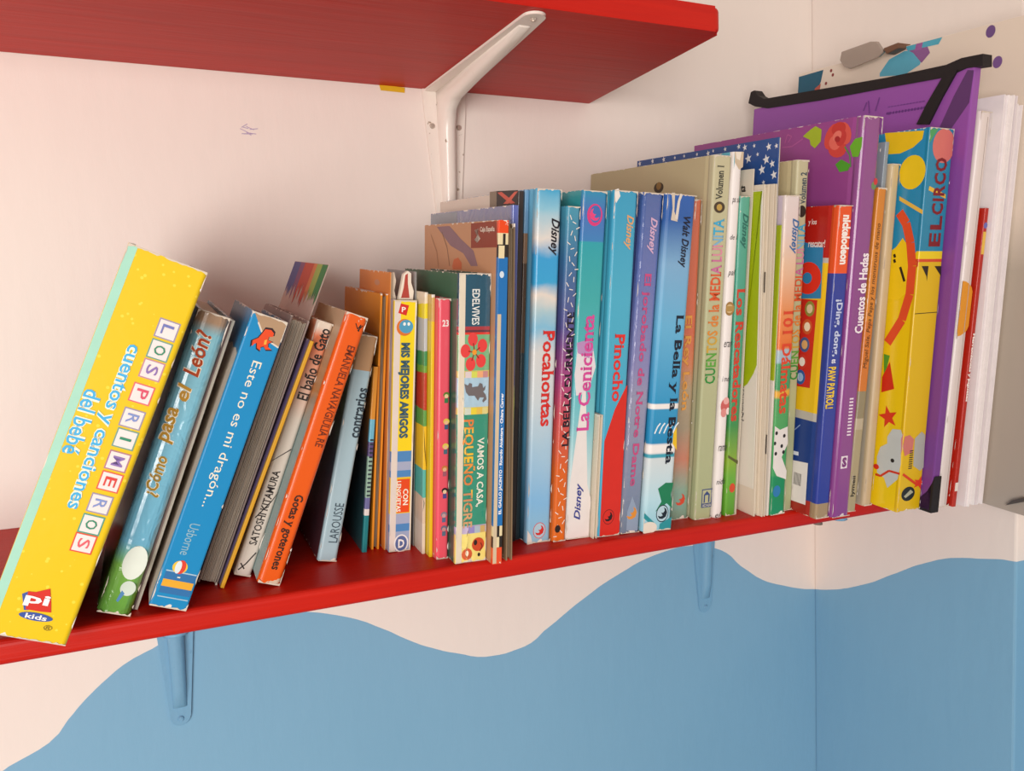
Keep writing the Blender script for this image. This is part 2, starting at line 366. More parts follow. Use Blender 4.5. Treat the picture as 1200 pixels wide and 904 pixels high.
# ------------------------------------------------------------------ the setting: two painted walls, floor
HU = 0.34815; XW = 0.28175
def wave_wall_mat(name, axis, pts, lo, hi):
    m, nt, b = new_mat(name, .55); L = nt.links
    tc = N(nt, 'ShaderNodeTexCoord'); sp = N(nt, 'ShaderNodeSeparateXYZ'); L.new(tc.outputs['Object'], sp.inputs[0])
    mr = N(nt, 'ShaderNodeMapRange'); L.new(sp.outputs[axis], mr.inputs[0]); mr.inputs[1].default_value = lo; mr.inputs[2].default_value = hi
    fc = N(nt, 'ShaderNodeFloatCurve'); L.new(mr.outputs[0], fc.inputs['Value']); cv = fc.mapping.curves[0]; fc.mapping.use_clip = True
    P = sorted(((p[0]-lo)/(hi-lo), (p[1]+.3)/.3) for p in pts)
    cv.points[0].location = P[0]; cv.points[1].location = P[-1]
    for p in P[1:-1]: cv.points.new(*p)
    fc.mapping.update()
    no = N(nt, 'ShaderNodeTexNoise'); no.inputs['Scale'].default_value = 22; no.inputs['Detail'].default_value = 4; L.new(tc.outputs['Object'], no.inputs['Vector'])
    h = N(nt, 'ShaderNodeMath', operation='MULTIPLY_ADD'); L.new(fc.outputs[0], h.inputs[0]); h.inputs[1].default_value = .3; h.inputs[2].default_value = -.3015
    h2 = N(nt, 'ShaderNodeMath', operation='MULTIPLY_ADD'); L.new(no.outputs['Fac'], h2.inputs[0]); h2.inputs[1].default_value = .003; L.new(h.outputs[0], h2.inputs[2])
    lt = N(nt, 'ShaderNodeMath', operation='LESS_THAN'); L.new(sp.outputs['Z'], lt.inputs[0]); L.new(h2.outputs[0], lt.inputs[1])
    n2 = N(nt, 'ShaderNodeTexNoise'); n2.inputs['Scale'].default_value = 5; n2.inputs['Detail'].default_value = 6; L.new(tc.outputs['Object'], n2.inputs['Vector'])
    def two(a, c):
        x = N(nt, 'ShaderNodeMix', data_type='RGBA'); x.inputs[6].default_value = lin(a); x.inputs[7].default_value = lin(c); L.new(n2.outputs['Fac'], x.inputs[0]); return x.outputs[2]
    mx = N(nt, 'ShaderNodeMix', data_type='RGBA'); L.new(lt.outputs[0], mx.inputs[0])
    L.new(two('#ebdfd7', '#f0e5dc'), mx.inputs[6]); L.new(two('#7aabc9', '#84b3d1'), mx.inputs[7]); L.new(mx.outputs[2], b.inputs['Base Color'])
    mp = N(nt, 'ShaderNodeMapping'); mp.inputs['Scale'].default_value = (1, 1, .35); L.new(tc.outputs['Object'], mp.inputs[0])
    n3 = N(nt, 'ShaderNodeTexNoise'); n3.inputs['Scale'].default_value = 60; n3.inputs['Detail'].default_value = 5; L.new(mp.outputs[0], n3.inputs['Vector'])
    ad = N(nt, 'ShaderNodeMath', operation='MULTIPLY_ADD'); L.new(lt.outputs[0], ad.inputs[0]); ad.inputs[1].default_value = .15; L.new(n3.outputs['Fac'], ad.inputs[2])
    bp = N(nt, 'ShaderNodeBump'); bp.inputs['Distance'].default_value = .0015; bp.inputs['Strength'].default_value = .35; L.new(ad.outputs[0], bp.inputs['Height']); L.new(bp.outputs[0], b.inputs['Normal'])
    return m
PB = [(-1.5, -.15), (-1.25, -.21), (-.95, -.10), (-.75, -.16), (-.58, -.215), (-0.52259,-0.18299), (-0.49186,-0.17060), (-0.47298,-0.14915), (-0.44900,-0.12830), (-0.43185,-0.11731), (-0.41464,-0.11028), (-0.38124,-0.09755), (-0.34105,-0.09556), (-0.29927,-0.10091), (-0.26309,-0.11130), (-0.22567,-0.13075), (-0.18662,-0.15434), (-0.15374,-0.16832), (-0.12371,-0.17611), (-0.09232,-0.17485), (-0.06416,-0.16150), (-0.02533,-0.13995), (0.02502,-0.11747), (0.06681,-0.10596), (0.10457,-0.10241), (0.14120,-0.11059), (0.17772,-0.13705), (0.21330,-0.15927), (0.25029,-0.17234), (0.28086,-0.17950)]
PR = [(0.00091,-0.17992), (-0.02615,-0.17194), (-0.05653,-0.16012), (-0.10133,-0.13617), (-0.14196,-0.11185), (-0.17007,-0.09941), (-0.20483,-0.09042), (-0.23296,-0.08546), (-.4, -.10), (-.6, -.14)]
m_back = wave_wall_mat('wall_paint_back', 'X', PB, -1.5, XW); m_right = wave_wall_mat('wall_paint_right', 'Y', PR, -.9, 0)
YE = -.2375
from_bm('wall_back', box_bm(-1.5, XW+.15, 0, .12, -.95, 1.35), m_back, kind='structure')
from_bm('wall_right', box_bm(XW, XW+.15, YE, -.0002, -.95, 1.35), m_right, kind='structure', bevel=.002)
from_bm('trim_1', box_bm(XW+.03, XW+.15, -.9, YE-.0003, -.95, 1.35), m_right, kind='structure')
fm, fnt, fb = new_mat('floor_tile', .5); fb.inputs['Base Color'].default_value = lin('#b9a692')
ftc = N(fnt, 'ShaderNodeTexCoord'); fbk = N(fnt, 'ShaderNodeTexBrick'); fbk.offset = 0; fbk.inputs['Scale'].default_value = 1; fbk.inputs['Brick Width'].default_value = .33; fbk.inputs['Row Height'].default_value = .33; fbk.inputs['Mortar Size'].default_value = .004
fbk.inputs['Color1'].default_value = lin('#bfae9c'); fbk.inputs['Color2'].default_value = lin('#b6a491'); fbk.inputs['Mortar'].default_value = lin('#8d8073')
fnt.links.new(ftc.outputs['Object'], fbk.inputs['Vector']); fnt.links.new(fbk.outputs[0], fb.inputs['Base Color'])
from_bm('floor', box_bm(-3, XW+.15, -3.2, .12, -1.0, -.9501), fm, kind='structure')
# crayon scribble on the plaster
cm = bmesh.new()
c0 = (-0.31664,0.30372)
for i in range(9):
    a = random.uniform(-.6, .6); x = c0[0]+random.uniform(-.004, .004); z = c0[1]+random.uniform(-.004, .004); l = random.uniform(.002, .005)
    dx, dz = l*math.cos(a), l*math.sin(a); t = .0003
    cm.faces.new([cm.verts.new(p) for p in ((x-dx, -.0003-i*.00003, z-dz-t), (x+dx, -.0003-i*.00003, z+dz-t), (x+dx, -.0003-i*.00003, z+dz+t), (x-dx, -.0003-i*.00003, z-dz+t))])
sm = bpy.data.meshes.new('scribble'); cm.to_mesh(sm); cm.free(); sx = link('scribble', sm, flat('#b9a6c4', .8)); sx.parent = bpy.data.objects['wall_back']

# ------------------------------------------------------------------ shelves
def red_paint():
    m, nt, b = new_mat('red_gloss_paint', .45, 0, .3); L = nt.links
    tc = N(nt, 'ShaderNodeTexCoord'); mp = N(nt, 'ShaderNodeMapping'); mp.inputs['Scale'].default_value = (1.2, 22, 22); L.new(tc.outputs['Object'], mp.inputs[0])
    no = N(nt, 'ShaderNodeTexNoise'); no.inputs['Scale'].default_value = 6; no.inputs['Detail'].default_value = 8; no.inputs['Roughness'].default_value = .65; L.new(mp.outputs[0], no.inputs['Vector'])
    rp = N(nt, 'ShaderNodeValToRGB'); rp.color_ramp.elements[0].position = .3; rp.color_ramp.elements[0].color = lin('#b81204'); rp.color_ramp.elements[1].position = .7; rp.color_ramp.elements[1].color = lin('#c71a06')
    L.new(no.outputs['Fac'], rp.inputs[0]); L.new(rp.outputs[0], b.inputs['Base Color'])
    bp = N(nt, 'ShaderNodeBump'); bp.inputs['Distance'].default_value = .0012; bp.inputs['Strength'].default_value = .35; L.new(no.outputs['Fac'], bp.inputs['Height']); L.new(bp.outputs[0], b.inputs['Normal'])
    return m
RED = red_paint(); TS = .0147; TU = .0185; DS = .2
def board_bm(x0, x1, depth, th, rc):
    """plank with a rounded outer front corner at x1; top at z=0"""
    pts = [(x0, -.0005), (x0, -depth)] + [(x1-rc+rc*math.sin(a*math.pi/12), -depth+rc-rc*math.cos(a*math.pi/12)) for a in range(7)] + [(x1, -.0005)] if rc else [(x0, -.0005), (x0, -depth), (x1, -depth), (x1, -.0005)]
    bm = prism_bm(pts, 'Z', -th, 0)
    es = [e for e in bm.edges if all(v.co.y < -.002 for v in e.verts) and abs(e.verts[0].co.z-e.verts[1].co.z) < 1e-6]
    bmesh.ops.bevel(bm, geom=es, offset=.0035, segments=4, affect='EDGES', profile=.5)
    return bm
s = from_bm('wall_shelf', board_bm(-1.35, XW-.0006, DS, TS, 0), RED); s.matrix_world = RX
tag(s, 'long red painted shelf carrying the row of books', 'shelf', 'red painted wall shelves')
u = from_bm('wall_shelf', board_bm(-1.35, -.0005, .2003, TU, .006), RED); u.location = (0, 0, HU+TU)
tag(u, 'upper red painted shelf, empty underside seen from below', 'shelf', 'red painted wall shelves')

def bracket(loc, tilt, col, label, painted):
    o = bpy.data.objects.new('shelf_bracket', None); C.objects.link(o); o.location = loc; tag(o, label, 'bracket', 'stamped steel shelf brackets'); o.empty_display_size = .02
    m, nt, b = new_mat('bracket_paint', .3, .4); L = nt.links
    tc = N(nt, 'ShaderNodeTexCoord'); no = N(nt, 'ShaderNodeTexNoise'); no.inputs['Scale'].default_value = 160; no.inputs['Detail'].default_value = 5; L.new(tc.outputs['Object'], no.inputs['Vector'])
    rp = N(nt, 'ShaderNodeValToRGB'); rp.color_ramp.elements[0].position = .24; rp.color_ramp.elements[0].color = lin('#a08a76' if not painted else '#6d9cbc'); rp.color_ramp.elements[1].position = .3; rp.color_ramp.elements[1].color = lin(col)
    L.new(no.outputs['Fac'], rp.inputs[0]); L.new(rp.outputs[0], b.inputs['Base Color'])
    bp = N(nt, 'ShaderNodeBump'); bp.inputs['Distance'].default_value = .0008 if not painted else .002; bp.inputs['Strength'].default_value = .25; L.new(no.outputs['Fac'], bp.inputs['Height']); L.new(bp.outputs[0], b.inputs['Normal'])
    def leg(ln, wa, wb):
        P = [(-wa, 0), (-wa*.97, -.012), (-wb, -(ln-wb))] + [(wb*math.cos(a), -(ln-wb)+wb*math.sin(a)) for a in [math.pi+math.pi*i/8 for i in range(1, 8)]] + [(wb, -(ln-wb)), (wa*.97, -.012), (wa, 0)]
        return P
    A = leg(.163, .0205, .0078); Bp = leg(.195, .0178, .0078)
    from_bm('wall_leg', prism_bm([(x, z) for x, z in A], 'Y', -.0026, -.0003), m, o, bevel=.0005, seg=1)
    bm = prism_bm([(x, y) for x, y in Bp], 'Z', -.0024, -.0003); 
    bmesh.ops.transform(bm, matrix=Matrix.Rotation(tilt, 4, 'X'), verts=bm.verts[:]); from_bm('shelf_leg', bm, m, o, bevel=.0005, seg=1)
    # pressed rib running down the wall leg, round the elbow and out along the shelf leg
    S = [(-.002, -.148), (-.0045, -.147), (-.009, -.13), (-.0125, -.08), (-.0145, -.036), (-.020, -.0215), (-.034, -.0155), (-.080, -.0125), (-.150, -.0075), (-.172, -.0035), (-.1735, -.002), (-.03, -.002), (-.002, -.002)]
    bm = bmesh.new(); rows = []
    for k, (wd, ins) in enumerate(((-1, .0), (-.8, .0), (-.45, 0), (.45, 0), (.8, 0), (1, 0))):
        row = []
        for i, (y, z) in enumerate(S):
            f = max(0, min(1, abs(wd))); r = {1: .35, .8: .78, .45: 1}[f]
            # distance to the wall or shelf plane scaled: the rib has rounded shoulders
            if y > -.02 or abs(y) < abs(z): y2 = -.002+(y+.002)*r; z2 = z
            else: y2 = y; z2 = -.002+(z+.002)*r
            if i in (5, 6): y2 = -.002+(y+.002)*(.4+.6*r); z2 = -.002+(z+.002)*(.4+.6*r)
            taper = 1-.4*min(1, (abs(y)+abs(z))/.17)
            z2 += (y2*math.tan(tilt))*min(1, abs(y2)/.02)
            row.append(bm.verts.new((wd*.0082*taper, y2, z2)))
        rows.append(row)
    for a, b_ in zip(rows, rows[1:]):
        for i in range(len(S)-1): bm.faces.new((a[i], a[i+1], b_[i+1], b_[i]))
    bm.faces.new(rows[0]); bm.faces.new(rows[-1][::-1])
    from_bm('rib', bm, m, o, smooth=True)
    sc_m = flat('#d2c6ba', .3, .7) if not painted else m
    def screw(x, y, z, up):
        bm = bmesh.new(); bmesh.ops.create_cone(bm, cap_ends=True, segments=14, radius1=.0026, radius2=.0018, depth=.0014)
        bmesh.ops.create_cone(bm, cap_ends=True, segments=6, radius1=.0012, radius2=.0012, depth=.0019)
        bmesh.ops.transform(bm, matrix=Matrix.Translation((x, y, z)) @ (Matrix.Rotation(math.pi, 4, 'X') if up else Matrix.Rotation(math.pi/2, 4, 'X')), verts=bm.verts[:])
        from_bm('screw', bm, sc_m, o)
    screw(-.0125, -.0034, -.032, False); screw(.0125, -.0034, -.032, False); screw(0, -.0034, -.157, False)
    yy = -.1865; screw(0, yy, -.0032+yy*math.tan(tilt), True)
    return o
bracket((-.1485, 0, HU), 0, '#efe4da', 'white steel bracket under the upper shelf with small screws', False)
zb = -TS/math.cos(T)
bracket((-.3975, 0, zb), T, '#78a9c9', 'blue painted bracket below the shelf under the blue dinosaur book', True)
bracket((.1255, 0, zb), T, '#78a9c9', 'blue painted bracket below the shelf near the room corner', True)
tp = [(-0.20702,0.34879), (-0.18425,0.34781), (-0.18446,0.34343), (-0.20576,0.34387)]
t = from_bm('masking_tape', prism_bm(tp, 'Y', -.0007, -.0002), flat('#e0b21e', .6)); tag(t, 'scrap of yellow tape on the wall under the upper shelf', 'tape')
pg = bmesh.new(); bmesh.ops.create_cone(pg, cap_ends=True, segments=12, radius1=.004, radius2=.0035, depth=.004)
bmesh.ops.transform(pg, matrix=Matrix.Translation((.128*.8, -.19, -TS-.002)), verts=pg.verts[:])
from_bm('shelf_peg', pg, flat('#6f625a', .6), bpy.data.objects['wall_shelf'])

def tc(root, face, body, c0, c1, hh, way, col, **kw):
    if face == 'S':
        x = (c0[0]+c1[0])/2; return text(root, face, body, (x-hh, c0[1]), (x+hh, c1[1]), way, col, **kw)
    y = (c0[0]+c1[0])/2; return text(root, face, body, (y-hh, c0[1]), (y+hh, c1[1]), way, col, **kw)
def H(key): return D[key][5]
def W_(key): return D[key][4]

# ------------------------------------------------------------------ the leaning books on the left
# 1 fat yellow book
k = 'primeros'; b = book(k, 'storybook', 'fat bright yellow storybook with mint edge leaning at far left', bands([(0, '#e6c212')], H(k), spots=(190, .16, '#f2d640'), rough=.35),
    bands([(0, '#9fd4bf')], H(k)), bands([(0, '#8c7f77')], H(k), rough=.3), pages=('#9c8c80', '#7d6e64'), groove=False)
pr = Print(b, 'printed_label', 'S'); h = H(k); pr.rect((.0003, .0006), (.0048, h-.0006), '#a3d6c1')
tiles = [('L', (0.03153,0.17566), '#6f78b8', '#9a90a8'), ('O', (0.03159,0.16420), '#2f8a6a', '#6f9c8c'), ('S', (0.03150,0.15317), '#8a70b0', '#c08a9a'), ('P', (0.03099,0.13960), '#d8506a', '#e06a6a'),
 ('R', (0.03101,0.12574), '#7f92c8', '#9a90a8'), ('I', (0.03145,0.11441), '#2f8a6a', '#6f9c8c'), ('M', (0.03180,0.10207), '#8a70b0', '#b07a8a'), ('E', (0.03186,0.09060), '#d8403a', '#e0604a'),
 ('R', (0.03106,0.07794), '#7f92c8', '#9a90a8'), ('O', (0.03073,0.06637), '#2f8a6a', '#4f9c8c'), ('S', (0.03050,0.05579), '#e0606a', '#e0503a')]
for ch, c, col, ed in tiles:
    pr.rect((c[0]-.0053, c[1]-.0052), (c[0]+.0053, c[1]+.0052), ed); pr.rect((c[0]-.0046, c[1]-.0045), (c[0]+.0046, c[1]+.0045), '#efdfdc')
q = [(0.01161,0.02291), (0.02371,0.02892), (0.02791,0.01604), (0.01467,0.01465)]
pr.poly([(0.01184,0.02343), (0.01438,0.02541), (0.01751,0.01573), (0.01527,0.01525)], '#3d57a0'); pr.poly([(0.01401,0.02532), (0.01751,0.02563), (0.02333,0.02883), (0.02588,0.02227), (0.02777,0.01648), (0.02306,0.01596), (0.01587,0.01585)], '#d02a1c')
pr.ell((0.02166,0.01282), (0.02967,0.01068), '#3552a0'); pr.done()
for ch, c, col, ed in tiles: q_ = .0007 if ch == 'I' else .0026; text(b, 'S', ch, (c[0]-.0028, c[1]-q_), (c[0]+.0028, c[1]+q_), 'down', col, bold=.008, lift=40)
for cc, bo, lf in (('#f4f0d8', .075, 20), ('#45aee0', .015, 24)):
    tc(b, 'S', 'cuentos y canciones', (0.01917,0.16299), (0.01887,0.07223), .0044, 'down', cc, bold=bo, lift=lf)
    tc(b, 'S', 'del bebé', (0.01010,0.13441), (0.00870,0.09937), .0042, 'down', cc, bold=bo, lift=lf)
text(b, 'S', 'pi', (0.01378,0.02480), (0.02528,0.01786), 'flat', '#f6f2ee', bold=.03, lift=40)
text(b, 'S', 'kids', (0.01681,0.01417), (0.02693,0.01154), 'flat', '#f6f2ee', bold=.02, lift=40)
text(b, 'S', '®', (0.02675,0.00960), (0.03098,0.00664), 'flat', '#7a6a20', lift=40)

# 2 shiny pale blue book
k = 'leon'; b = book(k, 'storybook', 'glossy pale blue storybook with green foot and foil letters, second from left',
    bands([(0, '#5f9a3c'), (.16, '#78b04c'), (.235, '#6db0cc'), (.6, '#7fc0d8'), (.93, '#86c0cf'), (.97, '#a8886c')], H(k), 'LINEAR', crinkle=.55), bands([(0, '#4f8a34'), (.25, '#3f86a4')], H(k)), rnd=.006)
for t_, c, a_, z_, lf in (('¿Cómo', '#caa23c', (0.00761,0.09432), (0.00753,0.07034), .0042), ('pasa', '#d0a03c', (0.00498,0.12256), (0.00674,0.10172), .0040), ('el', '#d8a440', (0.00608,0.13708), (0.00682,0.12715), .0038), ('León?', '#c8542e', (0.00742,0.16891), (0.00678,0.14236), .0044)):
    tc(b, 'S', t_, a_, z_, lf+.0004, 'up', '#f0e6d0', bold=.05, lift=8, shear=.2); tc(b, 'S', t_, a_, z_, lf, 'up', c, bold=.02, rough=.2, metal=.6, lift=14, shear=.2)
pr = Print(b, 'printed_picture', 'S'); pr.ell((0.01107,0.03119), (0.01732,0.02108), '#dfe6da'); pr.ell((0.01198,0.01594), (0.01604,0.01153), '#cfdccf'); pr.poly([(0.00797,0.00802), (0.00925,0.01441), (0.01112,0.01270), (0.00912,0.00720)], '#4f86b8')
for i in range(6): pr.line([(0.00818,0.04084), (0.01090,0.04091)], .0001, '#33402c') if i == 0 else None
pr.done()

k = 'sketch'; b = sheet(k, 'sketchbook', 'thin dark sketched cover peeking behind the pale blue book', bands([(0, '#6b5a58'), (.5, '#a08a84'), (.8, '#75605e')], H(k), 'LINEAR', wobble=.5, rough=.7), cat='sketchbook')
pr = Print(b, 'drawing', 'L', kind='stuff')
for i in range(9):
    y = .004+i*.011; z = H(k)-.004; pr.poly([(y, z), (y+.004, z), (y+.008, z-.012), (y+.003, z-.013)], '#38302f' if i % 2 else '#8d8ea6')
pr.done()

# 3 blue dinosaur book
k = 'dragon'; b = book(k, 'storybook', 'bright blue board book with small orange dinosaur and cream title, leaning',
    bands([(0, '#1787bf')], H(k), wear=.003), bands([(0, '#d9cfc2'), (.86, '#2f7fae')], H(k), wobble=.1), bands([(0, '#1478ac')], H(k)), pages=('#bdb2a4', '#8d8274'), groove=False, rnd=.0012)
pr = Print(b, 'printed_picture', 'S'); w = W_(k); h = H(k)
pr.poly([(.0014, h-.0004), (w-.0004, h-.0004), (w-.0006, h-.0150), (w*.68, h-.0135), (w*.42, h-.0100), (w*.25, h-.0055)], '#ab8b6c')
pr.line([(w*.24, h-.0052), (w*.42, h-.0100), (w*.68, h-.0138), (w-.0006, h-.0155)], .0009, '#d9cdbd')
dino = [(0.00598,0.15822), (0.00534,0.16161), (0.00796,0.16406), (0.00924,0.16760), (0.00994,0.16991), (0.01321,0.17053), (0.01519,0.16914), (0.01537,0.16712), (0.01314,0.16636), (0.01332,0.16434), (0.01588,0.16417), (0.01395,0.16248), (0.01458,0.16061), (0.01685,0.15982), (0.01371,0.15876), (0.01219,0.16033), (0.01057,0.15926), (0.01119,0.15740), (0.00895,0.15819), (0.00801,0.16098), (0.00684,0.16006)]
cx = sum(p[0] for p in dino)/len(dino); cz = sum(p[1] for p in dino)/len(dino)
pr.poly([(cx+(p[0]-cx)*1.16, cz+(p[1]-cz)*1.16) for p in dino], '#2a1a1e'); pr.poly(dino, '#e0491c')
pr.poly([(0.01153,0.16373), (0.01272,0.16465), (0.01321,0.16171), (0.01188,0.16126)], '#e8a83c')
for z0, z1, c in ((.0215, .0222, '#a8c4d4'), (.0165, .0215, '#2b6da6'), (.0125, .0168, '#e3a62c'), (.0085, .0125, '#2b6da6'), (.0060, .0066, '#a8c4d4')): pr.rect((.0026, z0), (w-.0012, z1), c)
pr.ell((0.00923,0.02488), (0.01333,0.02105), '#e8c23c'); pr.ell((0.00968,0.02498), (0.01244,0.02086), '#d8402c'); pr.ell((0.00834,0.02470), (0.01004,0.02089), '#d8e2e4')
pr.rect((0.00962,0.01923), (0.01128,0.01853), '#e9e2d2'); pr.done()
tc(b, 'S', 'Este no es mi dragón...', (0.01190,0.15089), (0.01010,0.06205), .0034, 'down', '#e9e3cf', lift=8)
tc(b, 'S', 'Usborne', (0.00879,0.05133), (0.00971,0.03228), .0028, 'down', '#8fb6c4', lift=8)

# 4 fore-edge book
k = 'foreedge'; b = open_book(k, 'board_book', 'thick board book with grey-brown page edges facing the room', bands([(0, '#8a7a72'), (.9, '#a4908a')], H(k), 'LINEAR', rough=.6), pages=('#d8cab8', '#b0a190'), nblock=9, board=.0011, prot=0)
k = 'paint'; b = sheet(k, 'painted_card', 'tall pale card with blue, red and green brush strokes at top', bands([(0, '#cdb6aa'), (.8, '#c2a89c')], H(k), 'LINEAR', wear=0, rough=.6), cat='card')
pr = Print(b, 'brush_stroke', 'L'); d_ = D[k][6]; h = H(k); n = 22
for i in range(n):
    y0 = d_*(1-i/n); y1 = d_*(1-(i+1)/n); f = i/n
    c = '#5d5e8e' if f < .2 else '#8a5a7a' if f < .34 else '#c2503c' if f < .6 else '#cf7a4a' if f < .72 else '#9aa850' if f < .86 else '#3f7a44'
    l = .014+.013*random.random()*(1.3 if .3 < f < .6 else .8)
    pr.poly([(y0, h-.0004), (y1, h-.0004), (y1, h-l), ((y0+y1)/2, h-l-.006), (y0, h-l)], c, rough=.7)
pr.done()
k = 'yellowsp'; b = book(k, 'storybook', 'thin yellow-spined book with lavender back cover', bands([(0, '#d9a12c')], H(k), wear=.006), bands([(0, '#9a86b4')], H(k)), bands([(0, '#cf9a30')], H(k)), groove=False)
k = 'gato'; b = book(k, 'storybook', 'white-spined cat bath storybook turning salmon at top, black line drawings',
    bands([(0, '#d3c9be'), (.62, '#cfc3b6'), (.8, '#d9a58c'), (.94, '#e07a50'), (.975, '#e3d3c2')], H(k), 'LINEAR', wear=.003), bands([(0, '#d3c9be'), (.8, '#d98a62')], H(k), 'LINEAR'), groove=False)
tc(b, 'S', 'El baño de Gato', (0.00780,0.16640), (0.00474,0.11868), .0036, 'up', '#2a2422', bold=.02, serif=True)
tc(b, 'S', 'SATOSHI KITAMURA', (0.00662,0.07109), (0.00372,0.02103), .0024, 'up', '#2a2422', bold=.01, serif=True)
pr = Print(b, 'line_drawing', 'S'); pr.line([(0.00157,0.03837), (0.00465,0.04422), (0.00810,0.05074), (0.01138,0.05784)], .0007, '#2a2422')
pr.line([(0.00162,0.00337), (0.00504,0.00805), (0.00901,0.01633)], .0008, '#2a2422'); pr.line([(0.00180,0.00800), (0.00503,0.00459)], .0008, '#2a2422'); pr.line([(-0.00100,0.07607), (0.00958,0.08620)], .0007, '#2a2422')
pr.done()
k = 'gotas'; b = book(k, 'storybook', 'orange-spined storybook with frayed paper ends and serif lettering', bands([(0, '#e05a14')], H(k), wear=.009, wearcol='#cdb9a2'),
    bands([(0, '#93a9a8'), (.55, '#8ea4a4'), (.7, '#c88a50'), (.86, '#c0a080')], H(k), 'LINEAR', wobble=.2, rough=.5), bands([(0, '#7c5a3c')], H(k)), groove=False, rnd=.003)
tc(b, 'S', 'EMANUELA NAVA/GIULIA RE', (0.00784,0.15640), (0.01123,0.09055), .0024, 'down', '#6b2a14', bold=.01, serif=True)
tc(b, 'S', 'Gotas y goterones', (0.00676,0.05872), (0.00783,0.00967), .0036, 'down', '#3a2018', bold=.02, serif=True)
pr = Print(b, 'emblem', 'S'); pr.line([(0.00753,0.17071), (0.00971,0.16754), (0.01090,0.17070), (0.01072,0.16620)], .0006, '#2a1a14'); pr.line([(0.01005,0.16654), (0.01208,0.17053)], .0006, '#2a1a14'); pr.done()
k = 'contr'; b = book(k, 'storybook', 'pale grey-blue spined book with brown worn top, leaning alone', bands([(0, '#a3bcc6'), (.82, '#9fb9c4'), (.845, '#b08a66')], H(k), wear=.003), bands([(0, '#5a2c34'), (.5, '#3c4a58'), (.8, '#7a9a7a')], H(k), 'LINEAR', wobble=.4), bands([(0, '#8fa8b4')], H(k)), groove=False)
tc(b, 'S', 'contrarios', (0.01013,0.11922), (0.00820,0.08544), .0034, 'up', '#2e3a44', bold=.025)
tc(b, 'S', 'LAROUSSE', (0.00764,0.04038), (0.00786,0.01321), .0030, 'up', '#3c4c58')
k = 'teal'; b = book(k, 'booklet', 'narrow teal booklet with checked band near the foot', bands([(0, '#1f7a80'), (.2, '#ddd4d0'), (.235, '#6b6a9a'), (.3, '#8fae9c'), (.52, '#5a4a78'), (.6, '#6cb0c8'), (.72, '#d08a30')], H(k), wear=0), bands([(0, '#1d4a50'), (.5, '#2a3038'), (.75, '#8a5a2c')], H(k), 'LINEAR', wear=0), groove=False)  # left cover's dark tones paint in the shadow beside the spine
pr = Print(b, 'checks', 'S', kind='stuff')
for i in range(14): pr.rect((.0006, .04+i*.003), (W_(k)-.0005, .0412+i*.003), '#28303c')
pr.done()
k = 'orange'; b = open_book(k, 'folder_book', 'orange card-covered book with page edges showing', bands([(0, '#e08a1e')], H(k), wear=.002, rough=.5), pages=('#b39a80', '#7d6a58'), nblock=4, board=.0013)
k = 'orangetall'; b = sheet(k, 'storybook', 'taller orange booklet with torn cream edge behind the orange card book', bands([(0, '#d98238')], H(k), wear=.003, rough=.5), cat='book', edge=pages_mat('#eadcc8', '#cdb595'))
pr = Print(b, 'sticker', 'L'); pr.ell((0.03351,0.18464), (0.02642,0.18257), '#c48a6a'); pr.done()

# ------------------------------------------------------------------ small and middle books
k = 'mis'; b = book(k, 'tabbed_book', 'yellow and blue striped spine book with die-cut tabs on top',
    bands([(0, '#9aa6c4'), (0.0786, '#4f86c0'), (0.1122, '#a3aac6'), (0.1529, '#e8bc2a'), (0.3033, '#4f86c0'), (0.3310, '#a3aac6'), (0.3656, '#4f86c0'), (0.4069, '#efd21e')], H(k), wear=.003, wearcol='#e2d5c8'), bands([(0, '#a99aae')], H(k)), groove=False, rnd=.0008)
h = H(k); w = W_(k); pr = Print(b, 'printed_label', 'S')
pr.rect((.0002, .0005), (.0045, h-.0005), '#dccfc6'); pr.rect((w-.0012, .0005), (w-.0001, h-.0005), '#e3d7c6')
pr.rect((.0050, (0.00811,0.02784)[1]), (w-.0018, (0.00751,0.05160)[1]), '#e4491a')
c = (0.00635,0.16792); r = .0040; pr.poly([(c[0]-r*.9, c[1]-r*.6), (c[0]+r*.5, c[1]-r), (c[0]+r*.9, c[1]+r*.7), (c[0]-r*.5, c[1]+r)], '#cf2e26')
pr.ell((0.00724,0.15601), (0.01271,0.15033), '#d8742c'); pr.ell((0.00840,0.15659), (0.01326,0.15205), '#4f9cc0'); pr.ell((0.00718,0.15829), (0.00809,0.15716), '#f2f2ee'); pr.ell((0.01013,0.15832), (0.01104,0.15719), '#f2f2ee')
c = (0.00866,0.00562); pr.ell(c, (c[0]+.0052, c[1]+.0065), '#e8e4e2'); pr.ell(c, (c[0]+.0042, c[1]+.0055), '#5a6a9c'); pr.done()
tc(b, 'S', 'D', (0.00859,0.00872), (0.00874,0.00251), .0022, 'flat', '#efecea', bold=.03, lift=40)
tc(b, 'S', 'P', (0.00630,0.16961), (0.00639,0.16622), .0014, 'flat', '#f6efe8', bold=.02, lift=40)
tc(b, 'S', 'MIS MEJORES AMIGOS', (0.00750,0.14573), (0.00739,0.08036), .0040, 'down', '#3a5a6c', bold=.05, lift=14)
tc(b, 'S', 'CON', (0.01072,0.04470), (0.01102,0.03310), .0019, 'down', '#f3ead8', bold=.03, lift=40)
tc(b, 'S', 'LENGÜETAS', (0.00633,0.05048), (0.00626,0.02862), .0019, 'down', '#f3ead8', bold=.03, lift=40)
